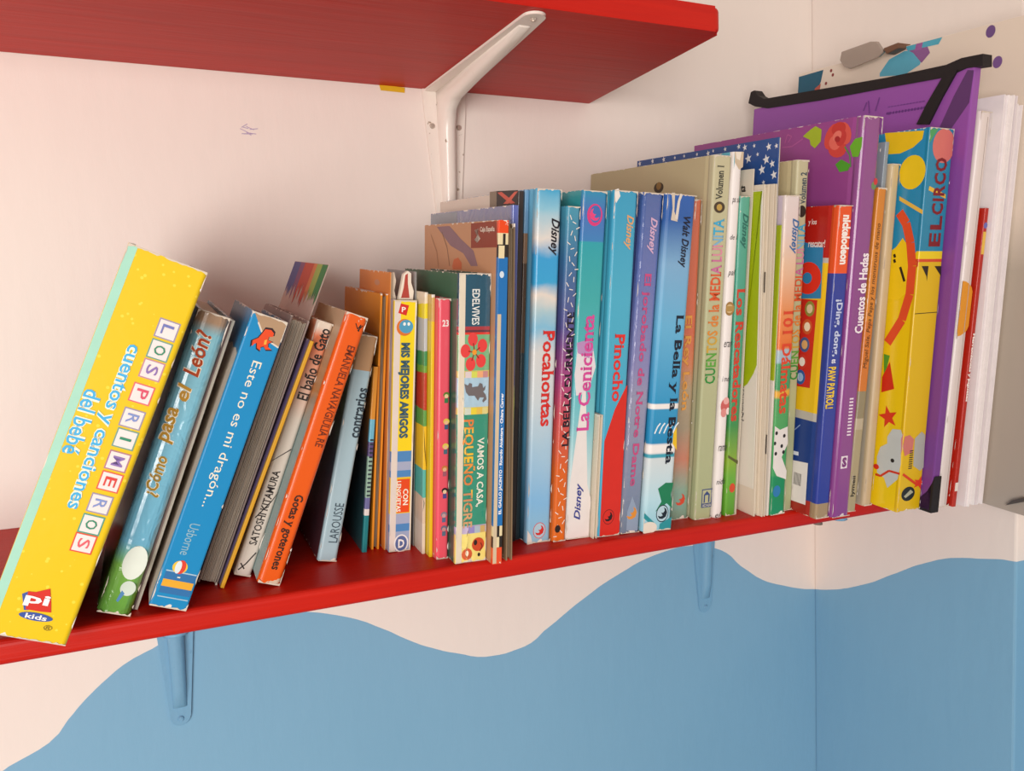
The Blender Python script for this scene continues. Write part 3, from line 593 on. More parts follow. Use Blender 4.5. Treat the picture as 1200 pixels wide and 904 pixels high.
for pts, y0, y1, c, ins in (([(-0.00079,0.17397), (-0.00157,0.18289), (-0.00003,0.19073), (0.00283,0.19194), (0.00413,0.18641), (0.00313,0.17967), (0.00444,0.17409)], .012, .016, '#e3d3bf', None),
    ([(0.00444,0.17409), (0.00599,0.18199), (0.00750,0.19099), (0.01036,0.19333), (0.01275,0.19174), (0.01292,0.18557), (0.01485,0.17998), (0.01442,0.17431)], .006, .010, '#e9dccb', [(0.00616,0.17525), (0.00774,0.18204), (0.00868,0.19048), (0.01041,0.19166), (0.01059,0.18493), (0.01202,0.17539)])):
    pts = [(min(max(p[0], .0004), W_(k)-.0004), max(p[1], h-.0005)) for p in pts]
    from_bm('page_tab', prism_bm(pts, 'Y', y0, y1), flat(c, .7), b)
    if ins:
        pq = Print(b, 'tab_picture', 'S', depth=y0); pq.poly([(p[0], max(p[1], h)) for p in ins], '#b2453a'); pq.done()
D['grey'] = (D['grey'][0]-.0003,)+D['grey'][1:4]+(.0005,)+D['grey'][5:]
k = 'grey'; sheet(k, 'cardboard_sheet', 'thin grey card sheet rising behind the striped tab book', bands([(0, '#a8a8a6')], H(k), rough=.6, wear=0), cat='card')
k = 'robot'; b = book(k, 'booklet', 'narrow comic booklet with red, green and yellow drawn figure', bands([(0, '#d9c9b8'), (.12, '#d3beaa'), (.22, '#58b0a8'), (.33, '#e6bb2e'), (.5, '#5f9a4c'), (.56, '#b83a28'), (.7, '#6fa03c'), (.73, '#3f8a54'), (.78, '#b7bac2'), (.9, '#e4d32a'), (.955, '#e6d7bc')], H(k), wobble=.03, wear=.006), groove=False)
pr = Print(b, 'line_drawing', 'S'); pr.line([(-0.00338,0.12058), (-0.00037,0.11584), (-0.00270,0.11133)], .0007, '#efe6da'); pr.line([(-0.00379,0.10211), (-0.00010,0.09022), (0.00130,0.07243), (0.00263,0.06161)], .0006, '#3a2a22'); pr.line([(-0.00321,0.03995), (0.00108,0.03649), (-0.00190,0.03075)], .0006, '#3a4a48'); pr.done()
k = 'yelthin'; b = book(k, 'booklet', 'very thin yellow-spined booklet beside the pink book', bands([(0, '#dcc01e'), (.9, '#c9a860')], H(k), wear=.004), groove=False)
k = 'pink'; b = book(k, 'storybook', 'coral pink spine numbered 23 with tiny printed children', bands([(0, '#e85566')], H(k), wear=.005), groove=False, rnd=.0022)
tc(b, 'S', '23', (0.00475,0.16270), (0.00481,0.15827), .0022, 'flat', '#f6e9e4', bold=.03)
pr = Print(b, 'tiny_figure', 'S')
for c, hair, face, body in (((0.00598,0.11097), '#5a7a2c', '#e8c89a', '#3c7a4a'), ((0.00620,0.09316), '#d8c04a', '#e6b88c', '#3a5a7a'), ((0.00580,0.07636), '#dcc850', '#e6b88c', '#4a6a7a'), ((0.00538,0.06117), '#c87a3a', '#e2b088', '#a05a6a'), ((0.00557,0.04579), '#221c1c', '#e8c8a0', '#4a4a8a'), ((0.00516,0.02913), '#8a7a8a', '#c89a9a', '#5a6a8a'), ((0.00527,0.01950), '#6a6a80', '#c08a8a', '#5a6a80')):
    pr.ell((c[0], c[1]+.0022), (c[0]+.0022, c[1]+.0042), hair, n=12); pr.ell((c[0], c[1]+.0014), (c[0]+.0014, c[1]+.0028), face, n=10); pr.rect((c[0]-.0013, c[1]-.0032), (c[0]+.0013, c[1]), body)
pr.done()
k = 'tigre'; b = book(k, 'storybook', 'plastic-wrapped green and navy storybook with flower and grey animal', bands([(0, '#ecd97a'), (0.1044, '#b3a6c4'), (0.1292, '#2f8f74'), (0.5253, '#d9cc7a'), (0.5489, '#a9c8da'), (0.6513, '#cfc06a'), (0.6745, '#74b07e'), (0.7953, '#d8321e'), (0.8039, '#5a2a3a'), (0.8124, '#a8323a'), (0.8210, '#1c4f66')], H(k), wear=.003, crinkle=.3), bands([(0, '#2c5a4a'), (.6, '#24584a'), (.9, '#3f6a52')], H(k), 'LINEAR', wobble=.3), bands([(0, '#2c5a4a')], H(k)), groove=False, rnd=.0008)
h = H(k); w = W_(k); pr = Print(b, 'printed_picture', 'S'); pr.rect((.0005, .0004), (.0046, h-.0004), '#dccfb9')
c = (0.01134,0.14223)
for i in range(5):
    a = math.pi/2+i*2*math.pi/5+.2; p = (c[0]+.0062*math.cos(a), c[1]+.0085*math.sin(a)); pr.ell(p, (p[0]+.0034, p[1]+.0044), '#df4240')
for i in range(5):
    a = math.pi/2+i*2*math.pi/5+.2; pr.line([c, (c[0]+.0042*math.cos(a), c[1]+.006*math.sin(a))], .0008, '#8c2f1c')
pr.ell(c, (c[0]+.0016, c[1]+.0018), '#e8962c')
for x0, x1, c1, c2 in ((.0052, .0095, '#d8c8c8', '#c8d0c0'), (.0095, .0135, '#cfd45a', '#e2cc3c'), (.0135, .0175, '#e8a878', '#e0bc50'), (.0175, w-.0012, '#c08a8a', '#d8d08a')):
    pr.rect((x0, (0.01105,0.12553)[1]), (x1, (0.01098,0.12973)[1]), c1); pr.rect((x0, (0.01149,0.10125)[1]), (x1, (0.01141,0.10580)[1]), c2)
for x0, x1, c1 in ((.0052, .009, '#b8a8c8'), (.009, .0135, '#8f86c0'), (.0135, .0175, '#a8b8c8'), (.0175, w-.0012, '#c8a86a')): pr.rect((x0, (0.01294,0.02012)[1]), (x1, (0.01286,0.02490)[1]), c1)
el = [(0.00462,0.12189), (0.00699,0.12066), (0.00815,0.12229), (0.00993,0.12166), (0.00997,0.11941), (0.01413,0.11979), (0.01529,0.12199), (0.01710,0.12135), (0.01775,0.11850), (0.01952,0.12011), (0.01898,0.11731), (0.01780,0.11623), (0.01965,0.11388), (0.02032,0.11100), (0.01795,0.10885), (0.01732,0.11002), (0.01848,0.11223), (0.01547,0.11238), (0.01432,0.11018), (0.01186,0.11369), (0.00770,0.11390), (0.00588,0.11623)]
pr.next('animal'); pr.poly(el, '#6e6768')
pr.next('tiger_cub'); pr.ell((0.00829,0.00574), (0.01204,0.00161), '#c8562e'); pr.ell((0.01617,0.01191), (0.02061,0.00711), '#c84a26'); pr.ell((0.00828,0.00634), (0.00954,0.00437), '#f0e6d0'); pr.ell((0.01429,0.01336), (0.01556,0.01139), '#2a201c'); pr.ell((0.01693,0.00457), (0.01789,0.00323), '#2a201c'); pr.line([(0.01751,0.00691), (0.01930,0.01030), (0.01801,0.01288)], .0008, '#7a2a1a')
pr.done()
tc(b, 'S', 'EDELVIVES', (0.01178,0.18273), (0.01161,0.15987), .0026, 'down', '#dfe2de', bold=.02)
tc(b, 'S', 'VAMOS A CASA,', (0.01720,0.08543), (0.01567,0.03824), .0028, 'down', '#e6e6d6', bold=.02)
tc(b, 'S', 'PEQUEÑO TIGRE', (0.00856,0.09802), (0.00859,0.02422), .0046, 'down', [(.08, '#d87a3a'), (.16, '#ecb438'), (.24, '#e8923a'), (.31, '#e8bc4a'), (.4, '#f0bc28'), (.48, '#e8943a'), (.6, '#d87c3c'), (.68, '#eec03a'), (.8, '#c8885a'), (1, '#c89a6a')], bold=.02)
# loose cellophane wrap that has come away along the spine
wm, wnt, wb = new_mat('cellophane', .08); wb.inputs['Transmission Weight'].default_value = 1; wb.inputs['IOR'].default_value = 1.08; wb.inputs['Base Color'].default_value = (.97, .97, .97, 1)
bm = bmesh.new(); rows = []
for i in range(40):
    f = i/39; z = -.0065+f*(h*.62); cxm = .0050+.0028*math.sin(f*4.1)+(.002 if i < 4 else 0); wd = (.0020+.0012*math.sin(f*9)+.001*random.random())*(1.3 if f < .1 else 1-.6*f)
    rows.append([bm.verts.new((cxm+s_*wd, -.0012-.0012*random.random()-(.0008 if s_ == 0 else 0), z)) for s_ in (-1, -.3, 0, .4, 1)])
for a, c_ in zip(rows, rows[1:]):
    for j in range(4): bm.faces.new((a[j], a[j+1], c_[j+1], c_[j]))
o_ = from_bm('cellophane_wrap', bm, wm, b, smooth=False)
k = 'gallo'; b = book(k, 'storybook', 'tall brown book with thin blue spine and chequered ends', bands([(0, '#e2502a'), (0.0507, '#2b2420'), (0.0825, '#e0cfa4'), (0.1167, '#1f6db0'), (0.8955, '#2b2420'), (0.9306, '#e0cfa4'), (0.9632, '#e2481a')], H(k), wear=.005), bands([(0, '#b98a66'), (.5, '#c08e68')], H(k), 'LINEAR', wobble=.3, rough=.5), groove=False, rnd=.0005)
h = H(k); w = W_(k); pr = Print(b, 'spine_edge', 'S'); pr.rect((.0002, .0005), (.0028, h*.74), '#cdb99a'); pr.rect((.0028, (0.00288,0.01163)[1]), (.0046, (0.00274,0.01880)[1]), '#e0cfa4'); pr.rect((.0028, (0.00274,0.01880)[1]), (.0046, (0.00258,0.02652)[1]), '#2b2420'); pr.rect((.0002, (0.00306,0.20236)[1]), (.0042, (0.00288,0.21029)[1]), '#e0cfa4'); pr.rect((.0030, (0.00288,0.21029)[1]), (.0048, (0.00272,0.21766)[1]), '#2b2420')
pr.ell((0.00269,0.19225), (0.00421,0.19012), '#cfdbe6'); pr.done()
tc(b, 'S', 'EL GALLO JACINTO · Ricardo Alcántara · Chiara Carrer', (W_(k)*.7, (0.00374,0.11622)[1]), (W_(k)*.7, (0.00364,0.03466)[1]), .0013, 'up', '#f2f4f6', bold=.03)
pr = Print(b, 'cover_art', 'L')
pr.poly([(0.04791,0.22499), (0.00354,0.22551), (0.00137,0.20917), (0.04729,0.20848)], '#8d3b28')
pr.poly([(0.11931,0.22415), (0.09063,0.22419), (0.06737,0.21490), (0.04245,0.20680), (0.03425,0.19674), (0.04683,0.19645), (0.06195,0.20492), (0.08841,0.21018)], '#8a6a72')
pr.poly([(0.08435,0.19559), (0.08090,0.20052), (0.07211,0.20185), (0.06511,0.19840), (0.06495,0.19366), (0.08248,0.19319)], '#c8683c')
pr.line([(0.10744,0.22018), (0.09577,0.20894), (0.08983,0.19546)], .001, '#7d5a44'); pr.line([(0.13347,0.21861), (0.11891,0.20569), (0.11466,0.19361)], .001, '#9a6a4a'); pr.done()
text(b, 'L', 'Caja España', (0.03073,0.22238), (0.00594,0.21818), 'flat', '#e9dccb', bold=.02)
pr = Print(b, 'cover_emblem', 'L'); pr.poly([(0.04141,0.22035), (0.03372,0.22133), (0.03512,0.21802), (0.03041,0.21464), (0.03641,0.21188), (0.04117,0.21415), (0.03659,0.21636)], '#e9dccb'); pr.done()
k = 'brownthin'; open_book(k, 'booklet', 'thin brown booklet with grey page edges before the indigo book', bands([(0, '#8a7256'), (.6, '#7a664e')], H(k), 'LINEAR', wobble=.3, wear=.004, rough=.5), pages=('#a08e76', '#7d6c58'))
k = 'indigo'; b = book(k, 'storybook', 'indigo covered book in crinkled plastic, grey corner at back', bands([(0, '#6a6a2c'), (.3, '#4a5a8a'), (.45, '#c4d020'), (.5, '#4a4478'), (.7, '#3f4690'), (1, '#5a68b0')], H(k), 'LINEAR', wobble=.12, crinkle=.4), bands([(0, '#5a5e90'), (.8, '#68709c')], H(k), 'LINEAR', crinkle=.3), groove=False)
pr = Print(b, 'cover_patch', 'L'); d_ = D[k][6]; pr.rect((d_*.62, H(k)*.8), (d_-.001, H(k)-.0006), '#9aa0a8'); pr.done()
k = 'dark'; b = book(k, 'storybook', 'dark book with red ribbon X printed on cover corner', bands([(0, '#2e2624'), (.4, '#3c3230')], H(k), wobble=.1, wear=.003), bands([(0, '#d2c2b0'), (.6, '#d8cabb')], H(k), 'LINEAR'), groove=False)
pr = Print(b, 'cover_art', 'L'); pr.poly([(0.03710,0.24870), (-0.00789,0.24715), (-0.00917,0.22494), (0.03601,0.22601)], '#33292a'); pr.poly([(0.04983,0.24885), (0.03710,0.24870), (0.03636,0.23320), (0.04913,0.23365)], '#8a7a68')
pr.poly([(0.03549,0.24742), (0.02783,0.24757), (0.00403,0.23886), (0.01258,0.23868)], '#d05a48'); pr.poly([(0.00585,0.24630), (-0.00250,0.24637), (0.01549,0.23882), (0.02440,0.23922)], '#d86450'); pr.done()
k = 'lblue'; b = book(k, 'booklet', 'thin blue booklet squeezed left of the sky-clouded spine', bands([(0, '#2a3a40'), (.55, '#54402f'), (.8, '#8a6a50'), (.88, '#6f9cc0')], H(k), wear=.002), groove=False)

# ------------------------------------------------------------------ matching tall film storybooks
k = 'poca'; b = book(k, 'storybook', 'sky blue spine with white clouds and red serif title, torn foot', bands([(0, '#8fb8cc'), (.12, '#7fb4dc'), (.3, '#a8c6d8'), (.42, '#c6d0d4'), (.55, '#d0d0ce'), (.62, '#7fb8d4'), (.66, '#a8c4cc'), (.71, '#e0d4c8'), (.755, '#3aa0d0'), (.82, '#3a9cd0'), (.87, '#dcd4cc'), (.95, '#8cc0d4'), (1, '#4aa4cc')], H(k), 'LINEAR', wobble=.07, wear=.003), bands([(0, '#2c4a5c'), (.3, '#5aa0c4'), (.8, '#6aaac8')], H(k), 'LINEAR', wobble=.1), rnd=.0028)
h = H(k); w = W_(k)
tc(b, 'S', 'Disney', (0.01501,0.22882), (0.01206,0.20368), .0040, 'down', '#1e1a22', bold=.025, shear=.35)
tc(b, 'S', 'Pocahontas', (0.01327,0.15310), (0.01106,0.08522), .0046, 'down', '#cf2c26', bold=.025, serif=True)
pr = Print(b, 'emblem', 'S'); c = (0.00965,0.00902); pr.ell(c, (c[0]+.0050, c[1]+.0060), '#d2463a'); pr.ell(c, (c[0]+.0045, c[1]+.0055), '#a8c4d2'); logo_swirl(pr, c, .0038, '#cc2c24'); pr.poly([(-0.00353,-0.00081), (-0.00119,0.01033), (0.00298,0.00601), (0.00454,-0.00057)], '#d8d2ca'); pr.done()
k = 'durm'; b = book(k, 'storybook', 'slim confetti-patterned spine fading blue to purple to orange', bands([(0, '#d86a1c'), (.22, '#d4601f'), (.38, '#c24a50'), (.5, '#a04078'), (.65, '#56508a'), (.85, '#3f6f98'), (1, '#4a94ac')], H(k), 'LINEAR', wear=.002), groove=False)
pr = Print(b, 'confetti', 'S', kind='stuff'); h = H(k); w = W_(k)
for i in range(66):
    z = .004+i*(h-.008)/66; x = .0014+(w-.0028)*((i*.618) % 1); a = i*2.4; l = .0018; pr.line([(x-l*math.cos(a)*.8, z-l*math.sin(a)), (x+l*math.cos(a)*.8, z+l*math.sin(a))], .0006, '#e8ddd4')
pr.ell((0.00311,0.00975), (0.00532,0.00694), '#2a1c18'); pr.done()
tc(b, 'S', 'LA BELLA DURMIENTE', (0.00824,0.16539), (0.00429,0.07007), .0026, 'up', '#1e1622', bold=.022, serif=True)
k = 'cen'; b = book(k, 'storybook', 'turquoise spine with pink swirl, pink title and white lower spike', bands([(0, '#dcd8d4'), (.12, '#d2dcdc'), (.34, '#7fc0c8'), (.46, '#5cb4bc'), (.7, '#3fa6a6'), (.86, '#2f9ea8'), (.862, '#3f7fb8'), (.94, '#4a70b4'), (1, '#2f8cb0')], H(k), 'LINEAR', wear=.002), bands([(0, '#5cb4bc'), (.85, '#2f9aa0')], H(k)), groove=False, rnd=.0022)
h = H(k); w = W_(k); pr = Print(b, 'printed_picture', 'S')
pr.poly([(.0006, .001), (.0006, .040), (.0040, .075), (.0076, .112), (w*.47, .122), (w*.62, .086), (w*.8, .04), (w-.0005, .03), (w-.0005, .001)], '#e2dad6')
pr.poly([(0.00165,0.13977), (0.00879,0.14570), (0.01396,0.13964), (0.01684,0.12623), (0.01341,0.11410), (0.00761,0.10694), (0.00219,0.10590), (0.00001,0.12055)], '#dcd4d8'); pr.poly([(0.00077,0.14337), (0.01016,0.14569), (0.01472,0.13842), (0.01095,0.13242), (0.00185,0.13617)], '#b48ab8')
c = (0.00979,0.23130); pr.ell(c, (c[0]+.0060, c[1]+.0075), '#d23a78'); pr.ell((c[0]+.0004, c[1]+.0006), (c[0]+.0048, c[1]+.0064), '#3f6cae'); logo_swirl(pr, c, .0042, '#e0447c', -1.); pr.done()
tc(b, 'S', 'La Cenicienta', (0.01050,0.16303), (0.00709,0.07982), .0050, 'up', '#cf4a94', bold=.02, serif=True)
tc(b, 'S', 'Disney', (0.01065,0.04188), (0.00660,0.01412), .0034, 'up', '#3a3f8a', bold=.025, shear=.35)
k = 'creamb'; open_book(k, 'booklet', 'short cream booklet tucked between turquoise and red-footed spines', bands([(0, '#d9cdb9')], H(k), rough=.7, wear=.003), pages=('#e3d8c4', '#bfae92'))
k = 'pino'; b = book(k, 'storybook', 'blue spine with red lower sweep, title in red', bands([(0, '#3f9fc0'), (.7, '#49a8c4'), (1, '#3a98bc')], H(k), 'LINEAR', wear=.003), bands([(0, '#d0352a'), (.3, '#4aa6c0')], H(k)), rnd=.0026)
h = H(k); w = W_(k); pr = Print(b, 'printed_picture', 'S'); pr.poly([(.0022, .0005), (.0022, .072), (w*.5, .095), (w-.0008, .112), (w-.0002, .112), (w-.0002, .0005)], '#cf2a1e')
pr.poly([(-0.00286,0.24807), (0.00317,0.24902), (0.00484,0.24399), (0.00173,0.23924), (-0.00185,0.24245)], '#e6e0da')
c = (0.00899,0.01475); pr.ell(c, (c[0]+.0048, c[1]+.0058), '#7a1a18'); pr.ell(c, (c[0]+.0043, c[1]+.0052), '#cf2a1e'); logo_swirl(pr, c, .0036, '#241416'); pr.done()
tc(b, 'S', 'Disney', (0.01456,0.23186), (0.01126,0.20784), .0036, 'down', '#d8a06a', bold=.025, shear=.35)
tc(b, 'S', 'Pinocho', (0.01217,0.14947), (0.00884,0.10051), .0042, 'down', '#d8302a', bold=.025, serif=True)
k = 'joro'; b = book(k, 'storybook', 'violet-blue spine fading grey with pink title, scuffed foot', bands([(0, '#6e7a8e'), (.2, '#8288a0'), (.42, '#8a8aa8'), (.5, '#7d7cac'), (.75, '#5c6aa8'), (1, '#3f5a98')], H(k), 'LINEAR', crinkle=.25, wear=.006), bands([(0, '#5a6888'), (.6, '#54609a')], H(k), 'LINEAR'), rnd=.0026)
tc(b, 'S', 'Disney', (0.01017,0.23046), (0.00808,0.20495), .0036, 'down', '#cfa8c4', bold=.025, shear=.35)
tc(b, 'S', 'El jorobado de Notre Dame', (0.00710,0.19119), (0.00756,0.03608), .0036, 'down', '#c04a7c', bold=.02, serif=True)
pr = Print(b, 'emblem', 'S'); pr.poly([(0.00468,0.01677), (0.00820,0.02823), (0.01452,0.01460), (0.01485,0.00135), (0.00508,0.00230)], '#8c9ab0'); logo_swirl(pr, (0.00851,0.01513), .0048, '#d88a34'); 
for i in range(5): pr.line([(-0.00179,0.04320), (0.00028,0.03532)], .0008, '#e2dad2') if i == 0 else None
pr.done()
k = 'bella'; b = book(k, 'storybook', 'wide blue to white spine with green leaf foot and torn head', bands([(0, '#8cc4d4'), (.1, '#b4d6e0'), (0.2187, '#cdd6d8'), (0.2280, '#cdd6d8'), (0.2293, '#3f9cb0'), (0.2412, '#3f9cb0'), (0.2425, '#ece6e2'), (0.2689, '#ece6e2'), (0.2715, '#1f86b8'), (0.3758, '#2f92c0'), (0.3771, '#ece6e2'), (0.3926, '#ece6e2'), (0.3939, '#2d92c2'), (.62, '#62acd2'), (.8, '#7aa8cc'), (.93, '#2a5aa0'), (1, '#2c5ca8')], H(k), 'LINEAR', wear=.004), bands([(0, '#2f8ca8'), (.5, '#3f90c0'), (1, '#2c60a8')], H(k), 'LINEAR'), rnd=.0035)
h = H(k); w = W_(k); pr = Print(b, 'printed_picture', 'S')
pr.poly([(0.02312,0.07938), (0.02054,0.07433), (0.02049,0.06658), (0.02481,0.06116)], '#e3b824')
for i in range(5):
    x = .004+i*.004; pr.line([(x, (0.01371,0.07464)[1]), (x+.0022, (0.01324,0.07979)[1]), (x+.0045, (0.01301,0.08235)[1])], .0011, '#e6ecee')
pr.poly([(0.01064,0.03271), (0.01710,0.03682), (0.02404,0.03633), (0.02257,0.02720), (0.02510,0.01638), (0.01930,0.02085), (0.00991,0.01504), (0.01457,0.02256)], '#1f7a52')
pr.poly([(-0.00208,0.01477), (0.00908,0.00718), (0.01108,0.00169), (-0.00100,0.01074)], '#2a8c94'); pr.poly([(0.01457,0.00534), (0.02493,0.00972), (0.02586,-0.00041), (0.01421,0.00072)], '#2a8c94')
c = (0.01616,0.01317); pr.ell(c, (c[0]+.0055, c[1]+.0068), '#23303c'); pr.ell(c, (c[0]+.0049, c[1]+.0060), '#b2ccd6'); logo_swirl(pr, c, .0045, '#1e2630')
pr.poly([(0.00324,0.24683), (0.00610,0.24705), (0.00656,0.23420), (0.01009,0.22736), (0.00423,0.22817), (0.00491,0.23644)], '#cdbfae'); pr.poly([(0.01045,0.24680), (0.01267,0.24638), (0.01094,0.24156), (0.00998,0.22854), (0.00771,0.22957), (0.00878,0.24140)], '#d8cdc0')
pr.ell((0.00491,0.00294), (0.01214,-0.00174), '#e0d6c8'); pr.done()
tc(b, 'S', 'Walt Disney', (0.01702,0.23135), (0.01675,0.19542), .0040, 'down', '#1a1c2c', bold=.025, shear=.3)
tc(b, 'S', 'La Bella y la Bestia', (0.01842,0.16193), (0.01657,0.05123), .0042, 'down', '#151a2a', bold=.025, serif=True)
k = 'rey'; b = book(k, 'storybook', 'orange-red spine half hidden behind the wide blue and white one', bands([(0, '#7a9a88'), (.1, '#8aa48e'), (.2, '#c47a5c'), (.3, '#9a8a70'), (.42, '#a89070'), (.5, '#c8744a'), (.6, '#c85c3a'), (1, '#cc6240')], H(k), 'LINEAR', wobble=.05, wear=.004, crinkle=.15), groove=False)
tc(b, 'S', 'El Rey León', (0.00833,0.15955), (0.00668,0.08649), .0040, 'down', '#dd9a48', bold=.02, serif=True)
pr = Print(b, 'emblem', 'S'); logo_swirl(pr, (0.00791,0.01574), .0048, '#cf4a30'); pr.done()

# ------------------------------------------------------------------ right half
LUN = [(.1, '#2f8a3a'), (.2, '#5aa03c'), (.28, '#c8a03a'), (.36, '#d88a34'), (.42, '#d8803a'), (.5, '#d86a30'), (.68, '#d8582e'), (.76, '#c86a9a'), (.84, '#d88aa0'), (.9, '#7ab0d0'), (1, '#3fa6cc')]
def moon_book(k, name, label, vol, p):
    b = book(k, name, label, bands([(0, '#a8ae84'), (.5, '#b4b48c'), (1, '#c0b896')], H(k), 'LINEAR', wear=.001, rough=.5), bands([(0, '#aaa888'), (.7, '#b9ad88')], H(k), 'LINEAR', wear=.001, rough=.5), rnd=.002, pages=('#e6dcc8', '#c4b698'))
    for t_, a_, z_, hh, cs in p: tc(b, 'S', t_, a_, z_, hh, 'up', cs, bold=.02, serif=True)
    return b
k = 'media1'; b = moon_book(k, 'storybook', 'tall sage green hardback with round seal, cover rising above its blue neighbours', '1', [('Volumen 1', (0.00621,0.26886), (0.00567,0.24456), .0030, '#3a3a34'), ('CUENTOS de la MEDIA LUNITA', (0.00664,0.23111), (0.00753,0.10753), .0048, LUN)])
pr = Print(b, 'emblem', 'S'); pr.ell((0.00683,0.23910), (0.01180,0.23497), '#4a3c2c'); pr.ell((0.00683,0.23910), (0.00933,0.23673), '#b8964a')
c = (0.01057,0.01676); pr.rect((c[0]-.0048, c[1]-.0075), (c[0]+.0048, c[1]+.0075), '#3a4a7a'); pr.rect((c[0]-.0040, c[1]-.0040), (c[0]+.0040, c[1]+.0067), '#b4b48c'); pr.poly([(c[0]-.0028, c[1]-.0035), (c[0]-.0028, c[1]+.003), (c[0], c[1]+.0058), (c[0]+.0028, c[1]+.003), (c[0]+.0028, c[1]-.0035)], '#3a4a7a'); pr.rect((c[0]-.0015, c[1]-.0035), (c[0]+.0015, c[1]+.0025), '#b4b48c'); pr.done()
text(b, 'S', 'ADAIA', (c[0]-.0042, c[1]-.0068), (c[0]+.0042, c[1]-.0045), 'flat', '#dcd8c0', lift=40)
pr = Print(b, 'cover_emblem', 'L'); pr.ell((0.06938,0.25717), (0.06258,0.26138), '#3c3020'); pr.ell((0.06949,0.25852), (0.06615,0.26163), '#8a6a34'); pr.done()
k = 'roll'; b = book(k, 'handmade_booklet', 'white hand-lettered spine with torn top and scattered words', bands([(0, '#e6deda')], H(k), wear=.001, rough=.5), bands([(0, '#e6deda'), (.93, '#5cb4c8')], H(k)), groove=False, rnd=W_(k)*.42)
h = H(k); w = W_(k)
for t_, a_, z_ in (('pa su', (-0.00355,0.24597), (0.00776,0.24144)), ('de l', (-0.00248,0.21951), (0.00725,0.21593)), ('pal', (-0.00306,0.19388), (0.00687,0.18818)), ('eran', (-0.00251,0.13956), (0.00743,0.13528)), ('i mej', (-0.00310,0.11280), (0.00777,0.10757)), ('rama', (-0.00026,0.05847), (0.00988,0.05414)), ('nida', (-0.00012,0.03180), (0.00926,0.02733)), ('el.', (0.00086,0.00464), (0.00695,0.00036))):
    text(b, 'S', t_, a_, z_, 'flat', '#3c3638', shear=.3)
pr = Print(b, 'drawing', 'S'); pr.ell((0.00375,0.16457), (0.00814,0.15932), '#a07a44'); pr.ell((0.00375,0.16457), (0.00719,0.16128), '#d2b484'); pr.rect((0.00042,0.16655), (0.00791,0.16256), '#b08a4c')
pr.ell((0.00494,0.08974), (0.00943,0.08405), '#c8605c'); pr.ell((0.00548,0.09372), (0.00813,0.09086), '#e2a6a0'); pr.ell((0.00368,0.08447), (0.00637,0.08091), '#dc8e88'); pr.ell((0.00769,0.08552), (0.00952,0.08270), '#efd8d2')
pr.poly([(-0.00578,0.27794), (0.00037,0.27829), (0.00076,0.27289), (-0.00182,0.26550), (-0.00494,0.26595)], '#5fb6c8'); pr.poly([(-0.00044,0.27884), (0.00888,0.27938), (0.00969,0.26850), (0.00513,0.26645), (0.00085,0.27168)], '#c8b49a'); pr.poly([(0.00110,0.27893), (0.00654,0.27925), (0.00542,0.27314), (0.00222,0.27417)], '#e4d8c8'); pr.done()
k = 'resc'; b = book(k, 'storybook', 'green jungle spine with red title beside the hand-lettered one', bands([(0, '#5a9a2c'), (.12, '#6aa83a'), (.18, '#86a834'), (.3, '#3a8a4a'), (.45, '#4a9a78'), (.75, '#4fa08a'), (1, '#5fa894')], H(k), 'LINEAR', wobble=.05, wear=.002), groove=False)
tc(b, 'S', 'Disney', (0.00552,0.23536), (0.00399,0.20900), .0034, 'down', '#2f6a60', bold=.025, shear=.35)
tc(b, 'S', 'Los Rescatadores', (0.00503,0.17967), (0.00402,0.07660), .0038, 'down', '#cc3e2e', bold=.03, serif=True)
pr = Print(b, 'printed_picture', 'S'); pr.ell((0.00560,0.02260), (0.00836,0.01875), '#cf4a2c'); pr.poly([(-0.00184,0.04983), (0.01101,0.04430), (0.01118,0.04150), (-0.00172,0.04775)], '#5a5a2c'); pr.done()
k = 'ta'; b = sheet(k, 'booklet', 'cream booklet top standing behind the green jungle spine', bands([(0, '#ddd0bd')], H(k), rough=.6, wear=0))
text(b, 'L', 'ta', (0.01300,0.25689), (0.00772,0.25154), 'flat', '#1e1a1a', bold=.03)
D['lime'] = (D['lime'][0]-.0008,)+D['lime'][1:]
k = 'lime'; b = sheet(k, 'booklet', 'wider lime green and white booklet wedged high between pale booklets', bands([(0, '#e3dbce'), (.33, '#e3dbce')], H(k), rough=.45, wear=0))
pr = Print(b, 'cover_art', 'L'); d_ = D[k][6]; h = H(k); pr.poly([(0.00161,0.22868), (-0.00088,0.09897), (0.00360,0.09170), (0.01006,0.08266), (0.01884,0.07647), (d_-.001, (0.01884,0.07647)[1]), (d_-.001, h-.0005), (.0002, h-.0005)], '#a2b414'); pr.done()
text(b, 'L', '¿Quiénes?', (0.01797,0.08004), (0.01270,0.05208), 'up', '#2a2a26')
k = 'creama'; b = open_book(k, 'booklet', 'cream stapled booklet between the two lime green ones', bands([(0, '#ddd0bc')], H(k), rough=.7, wear=.002), pages=('#e6dbca', '#c8b9a0'), pitch=.0009)
bm = box_bm(W_(k)*.6, W_(k)*.6+.0006, -.0004, .0004, H(k)*.69, H(k)*.75); from_bm('staple', bm, flat('#6a625c', .4, .8), b)
D['creamc'] = (D['creamc'][0]+.00012,)+D['creamc'][1:]
k = 'creamc'; b = open_book(k, 'booklet', 'second cream stapled booklet, just left of the narrow lime strip', bands([(0, '#d9ccb8')], H(k), rough=.7, wear=.002), pages=('#ded2bf', '#c0b096'), pitch=.0009)
from_bm('staple', box_bm(W_(k)*.5, W_(k)*.5+.0005, -.0004, .0004, H(k)*.2, H(k)*.26), flat('#6a625c', .4, .8), b)
k = 'star'; b = sheet(k, 'storybook', 'tall navy picture book covered with small white stars', bands([(0, '#264a86'), (1, '#2a4f8e')], H(k), 'LINEAR', wear=0, rough=.35), cat='book')
pr = Print(b, 'star', 'L')
